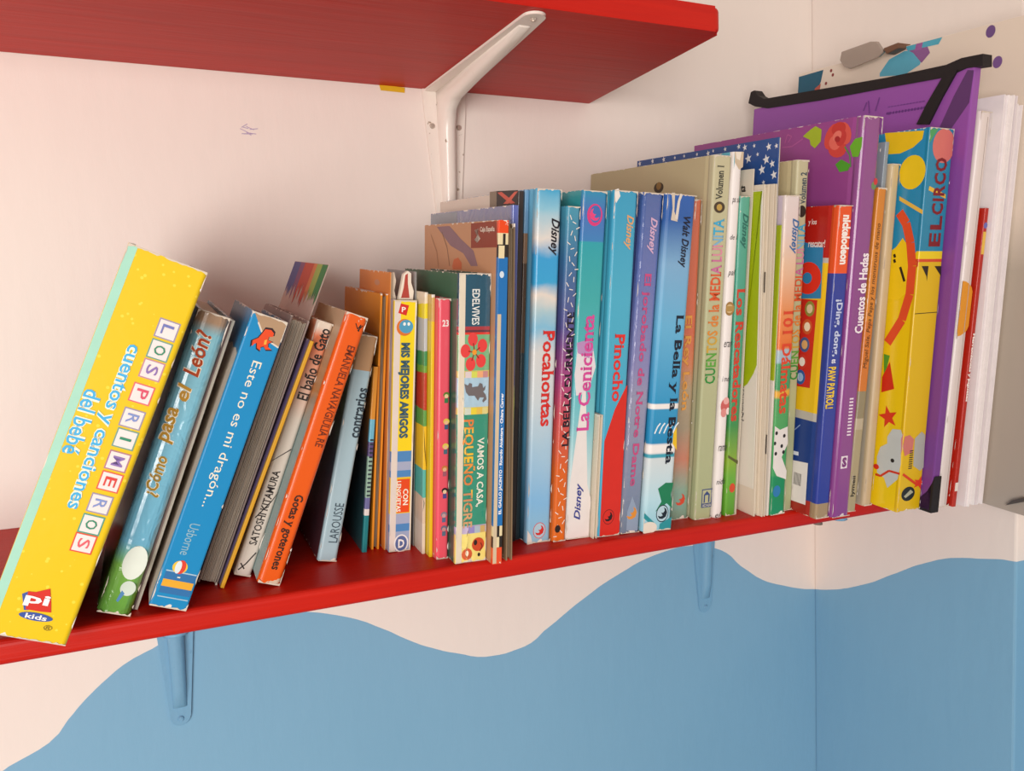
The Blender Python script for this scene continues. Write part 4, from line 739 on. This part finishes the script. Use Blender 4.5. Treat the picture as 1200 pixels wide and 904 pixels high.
for c, r in (((0.03251,0.27805), .0040), ((0.01228,0.27554), .0040), ((0.03701,0.28681), .0028), ((0.01012,0.28459), .0032), ((0.00193,0.28433), .0022), ((0.00560,0.27185), .0032), ((0.01649,0.26843), .0040), ((0.00322,0.26365), .0036), ((0.02626,0.28694), .0018), ((0.02200,0.28021), .0018), ((0.04412,0.28820), .0024), ((0.06070,0.28798), .0020), ((0.07589,0.28820), .0016), ((0.08252,0.28682), .0026), ((0.09751,0.28761), .0018), ((0.11555,0.28795), .0018), ((0.12931,0.28782), .0018), ((0.14623,0.28794), .0028), ((0.16389,0.28806), .0028), ((0.18524,0.28766), .0028), ((0.01398,0.25883), .0020)):
    pr.star(c, r, '#e8e6e4', ph=.2)
pr.done()
k = 'limethin'; b = sheet(k, 'booklet', 'narrow lime green strip booklet beside the orange and green spine', bands([(0, '#e6dcd0'), (.48, '#a4b41a')], H(k), rough=.45, wear=0))
k = 'dalm'; b = book(k, 'storybook', 'pinkish spine with orange, green and spotted white blotches near foot', bands([(0, '#1f8a5c'), (0.1235, '#208a58'), (0.1264, '#3f9a5c'), (0.2917, '#4fa05c'), (0.3796, '#4f9c5c'), (0.3877, '#e0a83c'), (0.4013, '#e0a83c'), (0.4095, '#3f9460'), (0.4904, '#4f9a66'), (0.4931, '#9ab4c4'), (0.5331, '#a8b8c0'), (0.5358, '#e06f2c'), (0.6413, '#e08a50'), (0.7962, '#e0bc9e'), (0.8973, '#dccac4'), (1, '#dccfcc')], H(k), 'LINEAR', wobble=.03, wear=.004), bands([(0, '#cfc2d0')], H(k)), groove=False, rnd=.0022)
tc(b, 'S', 'Disney', (0.01012,0.23185), (0.00940,0.20534), .0040, 'down', '#3a6aa0', bold=.025, shear=.35)
tc(b, 'S', '101 Dálmatas', (0.00885,0.16287), (0.00723,0.08239), .0048, 'down', '#d8472c', bold=.022, serif=True)
pr = Print(b, 'printed_picture', 'S')
pr.poly([(-0.00241,0.07314), (0.00546,0.06959), (0.01307,0.07154), (0.01397,0.05763), (0.00858,0.04715), (0.01455,0.03524), (0.01412,0.02826), (0.00432,0.03235), (-0.00211,0.03944), (-0.00032,0.05236), (-0.00265,0.06293)], '#e3dcd6')
for c in ((0.00219,0.06719), (0.00801,0.05623), (0.00098,0.05909), (0.01009,0.06428), (0.01006,0.05115), (0.00235,0.05067)): pr.ell(c, (c[0]+.0014, c[1]+.0016), '#2a2626', n=9)
pr.ell((0.00510,0.01961), (0.00886,0.01485), '#2f7ab0'); pr.done()
k = 'media2'; b = moon_book(k, 'storybook', 'sage green hardback half hidden behind the spotted white and green spine', '2', [('Volumen 2', (W_(k)*.55, (0.00635,0.26632)[1]), (W_(k)*.55, (0.00797,0.24247)[1]), .0030, '#3a4a5a'), ('CUENTOS de la MEDIA LUNITA', (W_(k)*.55, (0.00723,0.22850)[1]), (W_(k)*.55, (0.01015,0.10754)[1]), .0042, LUN)])
pr = Print(b, 'emblem', 'S'); pr.ell((W_(k)*.55, (0.00832,0.23741)[1]), (W_(k)*.9, (0.00862,0.23296)[1]), '#2c2620'); pr.done()
k = 'paw'; b = book(k, 'storybook', 'sound book with orange and blue spine, red and yellow cover', bands([(0, '#a08868'), (.05, '#2b3c94'), (0.7916, '#e2521c')], H(k), wear=.004, wearcol='#b8a68e'), bands([(0, '#a02c20'), (.05, '#1f3c80'), (0.3153, '#b8b2a8'), (0.3402, '#e6bc1e'), (0.8230, '#b8b2ac'), (0.8386, '#b01f16')], H(k), wear=.002, wearcol='#cdb9a2'), rnd=.0022)
h = H(k); w = W_(k)
tc(b, 'S', 'nickelodeon', (0.00821,0.23435), (0.00785,0.19808), .0042, 'down', '#f2e9e0', bold=.045)
tc(b, 'S', '¡Ding, dong,', (0.00719,0.17202), (0.00570,0.12867), .0038, 'down', '#c4cde6', bold=.03)
tc(b, 'S', 'es', (0.00590,0.12670), (0.00537,0.12344), .0020, 'down', '#e6e6ee', bold=.02)
tc(b, 'S', 'PAW PATROL!', (0.00521,0.12082), (0.00463,0.08836), .0040, 'down', '#ecc62c', bold=.03)
pr = Print(b, 'cover_picture', 'L')
pr.poly([(0.03533,0.21509), (0.01282,0.21055), (0.01155,0.17207), (0.03469,0.17070)], '#2f7fae'); pr.ell((0.02625,0.18702), (0.01267,0.17460), '#d8301c'); pr.ell((0.02715,0.18699), (0.02224,0.18260), '#2f7fae')
pr.poly([(0.03285,0.17081), (0.01488,0.17057), (0.01609,0.10201), (0.03359,0.10126)], '#c82a1c')
for c, c1, c2 in (((0.02215,0.16353), '#8a8a3c', '#d8c8a0'), ((0.02347,0.14948), '#c85a2c', '#efe0c0'), ((0.02480,0.13526), '#4a5a8a', '#d8a86a'), ((0.02621,0.12156), '#c83a2c', '#efe6d8'), ((0.02685,0.10919), '#2f5a9a', '#9ab8d8')):
    pr.ell(c, (c[0]+.0052, c[1]+.0060), c1, n=16); pr.ell(c, (c[0]+.0032, c[1]+.0036), c2, n=12)
pr.poly([(0.03448,0.04045), (0.01204,0.04249), (0.01145,0.00832), (0.03330,0.00755)], '#e4ddd8')
for i in range(7): pr.rect(((0.02595,0.03190)[0]-i*.0012, (0.02595,0.03190)[1]-.010), ((0.02595,0.03190)[0]-i*.0012-.0006, (0.02595,0.03190)[1]), '#4a4644')
pr.line([(0.03008,0.06488), (0.02316,0.07122)], .0008, '#8aa0c8'); pr.line([(0.03029,0.04717), (0.02273,0.04756)], .003, '#d8dce6'); pr.done()
text(b, 'L', 'y los', (0.02977,0.23189), (0.02132,0.22655), 'flat', '#ecdcd4', bold=.02)
text(b, 'L', 'rescatar!', (0.02824,0.21635), (0.01112,0.21055), 'flat', '#ecdcd4', bold=.02)
k = 'hadas'; b = book(k, 'storybook', 'large purple fairy-tale hardback with red rose on cover', bands([(0, '#843f86'), (.5, '#864084'), (1, '#8a4a86')], H(k), 'LINEAR', wear=.004, wearcol='#d8c8cc', rough=.25, coat=.5), bands([(0, '#7a3878'), (1, '#97488c')], H(k), 'LINEAR', wear=.001, rough=.3), rnd=.0045)
tc(b, 'S', 'Cuentos de Hadas', (0.01127,0.20644), (0.01198,0.14593), .0042, 'up', '#efe4ea', bold=.03)
pr = Print(b, 'barcode', 'S', kind='stuff'); 
for i in range(12): pr.rect((.0085, (0.00780,0.09579)[1]-i*.0026), (.0125, (0.00780,0.09579)[1]-i*.0026-.0012), '#e6d8e2')
c = (0.00796,0.04481); pr.rect((c[0]-.0034, c[1]-.0050), (c[0]+.0034, c[1]+.0050), '#e6d8e2'); pr.done()
text(b, 'S', 'S', (c[0]-.0024, c[1]-.0040), (c[0]+.0024, c[1]+.0040), 'flat', '#7a3878', bold=.06, lift=40)
pr = Print(b, 'rose', 'L'); 
pr.poly([(0.03397,0.29437), (0.03115,0.30030), (0.02529,0.30081), (0.01609,0.29963), (0.01437,0.29086), (0.01595,0.28242), (0.02481,0.27958), (0.03207,0.28407)], '#c83a34')
rc = (0.02342,0.29066)
for dx_, dz_, rx_, rz_, ro_, c1 in ((.006, .003, .007, .010, .5, '#d24a40'), (-.006, .004, .006, .009, -.5, '#d8584c'), (0, -.007, .009, .006, .2, '#cf463e'), (0, .008, .007, .005, 0, '#c23a34'), (.003, -.002, .006, .005, .6, '#e06a5c'), (-.003, .001, .005, .006, .3, '#c43c38'), (.001, .003, .0045, .0035, -.4, '#e27668'), (.0005, .0005, .0028, .0022, .4, '#a82a2c')):
    cc = (rc[0]+dx_, rc[1]+dz_); pr.ell(cc, (cc[0]+rx_, cc[1]+rz_), c1, n=14, rot=ro_)
lf = '#6aae2c'
pr.next('leaf'); pr.poly([(0.06016,0.29744), (0.05234,0.30169), (0.04715,0.30360), (0.04063,0.30023), (0.04062,0.29133), (0.04637,0.28683), (0.05118,0.28992), (0.05248,0.29395)], '#a3b82c')
pr.next('leaf'); pr.poly([(0.01127,0.28439), (0.00698,0.28940), (-0.00157,0.29022), (-0.00155,0.28303), (0.00244,0.27619), (0.00806,0.27673)], lf)
pr.next('leaf'); pr.poly([(0.02410,0.27261), (0.01858,0.27587), (0.00911,0.27131), (0.01111,0.26716), (0.01929,0.26657)], '#4f9c2c')
pr.line([(0.01621,0.28492), (0.01063,0.27820), (0.00892,0.26945)], .0012, '#5a8a4a'); pr.next('scroll'); pr.line([(0.08252,0.29128), (0.07177,0.29081), (0.05997,0.29545)], .0009, '#b05a98'); pr.line([(0.07986,0.29437), (0.07755,0.30081), (0.07255,0.29889), (0.07599,0.29461)], .0009, '#b05a98'); pr.done()
pr = Print(b, 'rosebud', 'S'); c = (0.01645,0.25906); pr.ell((c[0]-.0015, c[1]-.003), (c[0]+.001, c[1]-.006), '#6a8a5a', n=10); pr.ell(c, (c[0]+.0020, c[1]+.0026), '#c83a3c', n=12); pr.done()
k = 'miguel'; b = book(k, 'booklet', 'thin book, orange upper spine and khaki foot, handwritten title', bands([(0, '#a89a78'), (.30, '#8f8468'), (0.2626, '#b8aa90'), (0.3863, '#cc742c'), (.6, '#d0822e'), (1, '#d2862e')], H(k), wear=.002), groove=False)
tc(b, 'S', 'Miguel Sale, Pepa Pepe y los monstruos de mano', (0.00456,0.22889), (0.00325,0.11706), .0026, 'up', '#4a3220', shear=.2)
tc(b, 'S', 'lymell', (0.00349,0.02991), (0.00380,0.01285), .0024, 'up', '#2a2420', bold=.02)
k = 'greyblue'; b = book(k, 'booklet', 'thin grey-blue booklet behind the orange and khaki spine', bands([(0, '#2c6a4a'), (.5, '#3c7a5a'), (.52, '#2a2220'), (.7, '#a8a090'), (.8, '#8e9aa4')], H(k), wear=.001), groove=False)
k = 'creamthin'; b = book(k, 'storybook', 'plain beige spine standing just left of the circus book', bands([(0, '#c2ab8c'), (1, '#cbb78f')], H(k), 'LINEAR', wear=.001, rough=.5), bands([(0, '#b8aa98')], H(k)), groove=False, rnd=.003)
k = 'circo'; b = book(k, 'circus_book', 'yellow and blue circus book with tiger stripes and grey elephant', bands([(0, '#d8b010'), (0.6660, '#cf4a24'), (0.6747, '#e6c81a'), (0.6943, '#1f80a4')], H(k), wear=.002), bands([(0, '#f0cc18'), (0.6879, '#2a90bc')], H(k), wear=.002, coat=.8, rough=.2), groove=False, rnd=.0015)
pr = Print(b, 'balloon', 'S'); h = H(k); w = W_(k)
pr.poly([(-0.00004,0.29806), (0.00894,0.29858), (0.00268,0.29087), (0.00038,0.28768)], '#4a9a5c'); pr.ell((0.01602,0.28661), (0.02795,0.27401), '#d07068'); pr.next('bunting'); pr.poly([(0.00432,0.25682), (0.02263,0.25103), (0.02306,0.24785), (0.00381,0.25367)], '#e0b43c')
pr.next('tiger_stripe')
for a_, b_ in (((0.00361,0.19693), (0.01066,0.18512)), ((0.01759,0.19681), (0.02768,0.18485))): pr.poly([a_, (a_[0]+.0075, a_[1]), (b_[0], b_[1]), (b_[0]-.001, b_[1]+.004)], '#2c2018')
pr.next('ink_line'); pr.line([(0.00072,0.16039), (0.02510,0.16094)], .0006, '#3a3018')
pr.next('elephant_ear'); pr.poly([(0.00122,0.06284), (0.00680,0.06370), (0.01205,0.05970), (0.01140,0.04922), (0.00314,0.04657), (0.00030,0.05457)], '#c8746c')
pr.poly([(0.01293,0.06031), (0.02002,0.06525), (0.02430,0.06204), (0.02675,0.03477), (0.02216,0.03242), (0.01377,0.03765)], '#a8a8a0')
pr.next('round_mark'); pr.ell((0.01078,0.01445), (0.01828,0.00844), '#20262a'); pr.poly([(0.00616,0.01289), (0.01328,0.01772), (0.01650,0.01516), (0.00828,0.01118)], '#a8a890')
pr.next('ribbon'); pr.line([(0.00298,0.03178), (0.01126,0.02655), (0.01964,0.02125)], .0022, '#cf3c1c'); pr.star((0.02243,0.02235), .0060, '#d83a1e', asp=1.2)
pr.next('barcode', 'stuff')
for i in range(9): pr.rect(((0.01043,0.04932)[0]-.002, (0.01026,0.05075)[1]-i*.0018), ((0.01043,0.04932)[0]+.002, (0.01026,0.05075)[1]-i*.0018-.0009), '#3a3430')
pr.done()
tc(b, 'S', 'EL', (w*.58, (0.01358,0.23490)[1]), (w*.58, (0.01472,0.21178)[1]), .0062, 'up', '#7c1c22', bold=.035, spacing=1.15); tc(b, 'S', 'CIRCO', (w*.58, (0.01626,0.27790)[1]), (w*.58, (0.01628,0.23558)[1]), .0062, 'up', '#7c1c22', bold=.035, spacing=1.15)
pr = Print(b, 'balloon', 'L')
pr.poly([(0.04108,0.29996), (0.00510,0.29747), (0.00596,0.29141), (0.01367,0.28602), (0.02494,0.28274), (0.03700,0.28328)], '#ecc41c'); pr.next('balloon'); pr.ell((0.01257,0.26765), (0.00073,0.25486), '#eecb1e')
pr.next('bunting'); pr.poly([(0.02250,0.25037), (-0.00534,0.23890), (-0.00566,0.23575), (0.02217,0.24711)], '#e8bc4c')
pr.next('tiger_head'); pr.poly([(0.03254,0.20431), (0.02178,0.21107), (0.01613,0.21828), (0.01084,0.21240), (0.00587,0.17849), (0.01608,0.16995), (0.02924,0.17051)], '#f0cc18')
AR = [(0.02126,0.23797), (0.01411,0.22931), (0.00872,0.21434), (0.00540,0.19684), (0.00554,0.17521), (0.01058,0.15491), (0.02247,0.13540)]
pr.next('hoop'); pr.line(AR, .0075, '#e0522a'); pr.next('tiger_face', 'stuff')
for a_, b_ in (((0.01627,0.19592), (0.01121,0.18484)), ((0.02286,0.20576), (0.02179,0.20311)), ((0.02247,0.20177), (0.02140,0.19913))): pr.line([a_, b_], .0022, '#2c2018')
pr.line([(0.00164,0.19757), (-0.00945,0.19909)], .004, '#cf4a24'); pr.poly([(-0.00145,0.19700), (-0.00884,0.19780), (-0.00794,0.18497)], '#2c2018')
pr.next('drum'); pr.poly([(0.02489,0.12612), (0.01901,0.12546), (0.02287,0.10546)], '#5a9a2c'); pr.poly([(0.01854,0.12069), (0.01233,0.09946), (0.02435,0.09468), (0.02474,0.10729)], '#d03018')
pr.next('star'); pr.star((0.01577,0.07578), .0095, '#d83a1e')
pr.next('elephant'); pr.poly([(0.01502,0.05966), (0.01075,0.06694), (0.00269,0.06794), (-0.00107,0.06250), (0.00133,0.05429), (-0.00169,0.04031), (0.00190,0.02737), (0.01090,0.01773), (0.01503,0.02527), (0.02212,0.02774), (0.02343,0.04121), (0.02083,0.04978), (0.01448,0.05409)], '#c3c8c6')
pr.poly([(0.00194,0.06044), (-0.00229,0.06623), (-0.00379,0.05131), (0.00078,0.04882)], '#d88a84')
pr.ell((0.00822,0.04136), (0.00640,0.03968), '#2a2626'); pr.ell((0.02345,0.03249), (0.02065,0.03030), '#d8341c'); pr.line([(0.02368,0.02587), (0.01849,0.02579), (0.01065,0.03218), (-0.00086,0.03236), (-0.00598,0.02951)], .0018, '#d03c22'); pr.done()

# ------------------------------------------------------------------ folder, files, clipboard
k = 'folder'; b = place(k, 'document_folder', 'large purple fabric folder with black trim and elastic', 'folder', None); w, h, d_ = o_dim[b.name]
FM = bands([(0, '#6f3a86'), (.5, '#7d4294'), (.8, '#8c4a9e'), (1, '#9450a4')], h, 'LINEAR', wear=0, rough=.45)
from_bm('panel', box_bm(0, w, 0, d_, 0, h-.004), FM, b, bevel=.0012)
TR_ = flat('#1c1618', .6)
P = [(0.24860,0.35461), (0.24565,0.36487), (0.24065,0.36568), (0.23513,0.35990), (0.22607,0.35523), (0.15382,0.35210), (0.07846,0.34900), (0.02323,0.34847), (0.01063,0.35091), (-0.00652,0.35046), (-0.00749,0.34200), (0.00622,0.34280), (0.02076,0.33934), (0.07759,0.34080), (0.15286,0.34231), (0.22032,0.34550), (0.23799,0.34973)]
from_bm('top_trim', prism_bm(P, 'X', -.0012, w+.001), TR_, b)
from_bm('elastic_strap', prism_bm([(0.02388,0.34115), (0.01253,0.34276), (0.02354,0.32486), (0.03347,0.30597), (0.04450,0.30740), (0.03674,0.32183)], 'X', -.0022, -.0003), TR_, b)
from_bm('corner_trim', prism_bm([(-.001, -.001), (.016, -.001), (.014, .006), (.004, .016), (-.001, .03)], 'X', 0, w+.0008), TR_, b, bevel=.0006)
pr = Print(b, 'shadow_band_and_marks', 'L'); pr.poly([(0.00537,0.34143), (-0.00702,0.34031), (0.00129,0.31770), (0.01488,0.29981), (0.02659,0.29871), (0.01478,0.32471)], '#5b3468')  # this first polygon is a dim diagonal shadow painted onto the panel
for i in range(12): pr.ell((0.07369,0.31998), (0.07272,0.31883), '#63307a') if i == 0 else None
a0, a1 = (0.07542,0.32023), (0.03959,0.31968)
for i in range(13):
    f = i/12; p = (a0[0]+(a1[0]-a0[0])*f, a0[1]+(a1[1]-a0[1])*f); pr.ell(p, (p[0]+.0014, p[1]+.0011), '#63307a', n=8)
    if i < 12: pr.line([(p[0], p[1]+.005), (p[0]-.0025, p[1]+.005)], .0008, '#6f3a86')
pr.line([(0.10073,0.32589), (0.09777,0.33242)], .0012, '#6f3a86'); pr.line([(0.09408,0.32286), (0.09609,0.33355)], .0012, '#6f3a86'); pr.line([(0.08798,0.32406), (0.08469,0.33451)], .0012, '#6f3a86'); pr.done()
k = 'white'; b = book(k, 'ring_file', 'white plastic file with orange half disc next to the purple folder', bands([(0, '#d9cdc8'), (1, '#dfd3ce')], H(k), 'LINEAR', wear=0), groove=True, rnd=.004, group='files and papers at the right end of the shelf')
pr = Print(b, 'orange_disc', 'S'); c = (-0.00635,0.16335); e = (0.01093,0.14142)
pr.poly([(max(c[0], .0002)+(abs(e[0]-c[0]))*math.sin(math.pi*i/14), c[1]+abs(e[1]-c[1])*math.cos(math.pi*i/14)) for i in range(15)], '#e0952c')
pr.line([(W_(k)*.62, .002), (W_(k)*.62, H(k)-.004)], .0007, '#b3a39c'); pr.done()
D['red'] = D['red'][:4]+(.0045,)+D['red'][5:]
k = 'red'; b = book(k, 'booklet', 'thin red booklet with white title between white papers', bands([(0, '#b0200f')], H(k), wear=0), groove=False, group='files and papers at the right end of the shelf')
tc(b, 'S', 'Herramientas y juguetes', (W_(k)*.5, (0.00437,0.14356)[1]), (W_(k)*.5, (0.00023,0.08835)[1]), .0016, 'down', '#f6ece6', bold=.045)
pr = Print(b, 'label', 'S'); w = W_(k); pr.rect((w*.1, H(k)*.853), (w*.85, H(k)*.925), '#e2b84c'); pr.ell((w*.5, H(k)*.945), (w*.95, H(k)*.955), '#6a6ab0'); pr.rect((w*.1, H(k)*.055), (w*.9, H(k)*.085), '#e8dcd2'); pr.done()
D['papers'] = (D['papers'][0]+.0015,)+D['papers'][1:4]+(D['papers'][4]-.0016,)+D['papers'][5:]
k = 'papers'; b = place(k, 'paper_stack', 'stack of loose white paper sheets bulging over the shelf edge', 'paper', None); w, h, d_ = o_dim[b.name]
PW = [flat('#ece4e4', .7), flat('#e2d8da', .7), flat('#f1eae8', .7)]
ns = 16
for i in range(ns):
    x0 = w*i/ns; x1 = w*(i+1)/ns-.00015; j = random.uniform(-.002, .003); hh = h*(1-.004*random.random())-(0 if i < 12 else .006); bow = .0
    back = .03 if i in (3, 4, 5) else 0; hh += .008 if back else 0
    bm = box_bm(x0, x1, j+back, d_-.004, 0, hh); from_bm('sheet', bm, flat('#dc9a5a', .7) if i == 4 else PW[i % 3], b)
D['orangethin'] = (D['orangethin'][0], D['papers'][1]+.0006)+D['orangethin'][2:]
k = 'orangethin'; b = place(k, 'card_sheet', 'thin orange card beside the white paper stack', 'card', None); w, h, d_ = o_dim[b.name]
from_bm('card', box_bm(0, w*.55, 0, d_, 0, h), flat('#d98a3a', .6), b); from_bm('page_block', box_bm(w*.55, w, .002, d_, 0, h), flat('#d8cdc4', .7), b)
k = 'clip'; b = place(k, 'clipboard', 'patterned clipboard with steel clip behind the purple folder', 'clipboard', None); w, h, d_ = o_dim[b.name]
from_bm('board', box_bm(0, w, 0, d_, 0, h), bands([(0, '#a89c90'), (.5, '#b5a898'), (.62, '#e0d0bf')], h, 'LINEAR', wear=0, rough=.4), b, bevel=.0008)
Z0 = h
def off(p, dz=0, dy=0): return (p[0]+dy, p[1]+dz)
zt = lambda p: (p[0], min(p[1], h-.0006))
pr = Print(b, 'printed_pattern', 'L')
pr.poly([zt((0.32551,0.37178)), zt((0.32520,0.38366)), zt((0.27437,0.38440)), zt((0.27682,0.37356)), zt((0.28380,0.36170)), zt((0.32497,0.36484))], '#1f5a72')
pr.poly([zt((0.28436,0.36834)), zt((0.27668,0.37192)), zt((0.27814,0.36243)), zt((0.28497,0.36189))], '#b85a4a')
for q_ in ((0.26418,0.38171), (0.26161,0.37727), (0.26986,0.37075)): pr.ell(zt(q_), (q_[0]+.0016, q_[1]+.0016) if q_[1] < h else (q_[0]+.0016, h+.0010), '#8a3a3a', n=10)
pr.next('blue_shape'); pr.poly([zt((0.20469,0.36848)), zt((0.19526,0.37848)), zt((0.17924,0.38249)), zt((0.15809,0.37954)), zt((0.16204,0.36774)), zt((0.17726,0.36204)), zt((0.20441,0.36546))], '#58a8c0')
pr.poly([zt((0.17847,0.38375)), zt((0.15678,0.38343)), zt((0.15265,0.37565)), zt((0.16043,0.36884)), zt((0.17009,0.37920))], '#8a5a8e')
pr.next('blue_strip'); pr.poly([zt((0.17812,0.38938)), zt((0.14174,0.38974)), zt((0.14491,0.38092)), zt((0.17561,0.38174))], '#4fa6bc'); pr.poly([zt((0.16753,0.38851)), zt((0.16066,0.38843)), zt((0.16156,0.38026)), zt((0.16845,0.38028))], '#9a5a96')
pr.next('purple_dot'); pr.ell((0.08972,0.35585), (0.08570,0.35125), '#74508a', n=16)
q_ = zt((0.09889,0.38142)); pr.next('purple_dot'); pr.ell((0.09809,0.38060), (0.09400,0.37587), '#6a4a80', n=16); pr.done()
SM = flat('#b3aaa2', .25, .9)
cp = [(0.24323,0.38635), (0.24182,0.39378), (0.20820,0.39580), (0.20048,0.39415), (0.19205,0.38366), (0.19730,0.38034), (0.22999,0.37615), (0.23740,0.37907)]
from_bm('clip_plate', prism_bm(cp, 'X', -.011, -.008), SM, b, bevel=.001)
from_bm('clip_spring', prism_bm([(0.19421,0.38701), (0.17805,0.38865), (0.17756,0.38357), (0.18996,0.38106)], 'X', -.010, .006), flat('#7a5a48', .4, .5), b, bevel=.001)
from_bm('corner_clip', prism_bm([(0.04270,0.00544), (0.03761,0.01127), (0.02901,0.01593), (0.02864,0.01251), (0.03593,0.00891)], 'X', -.004, -.0003), flat('#6a625c', .35, .8), b)
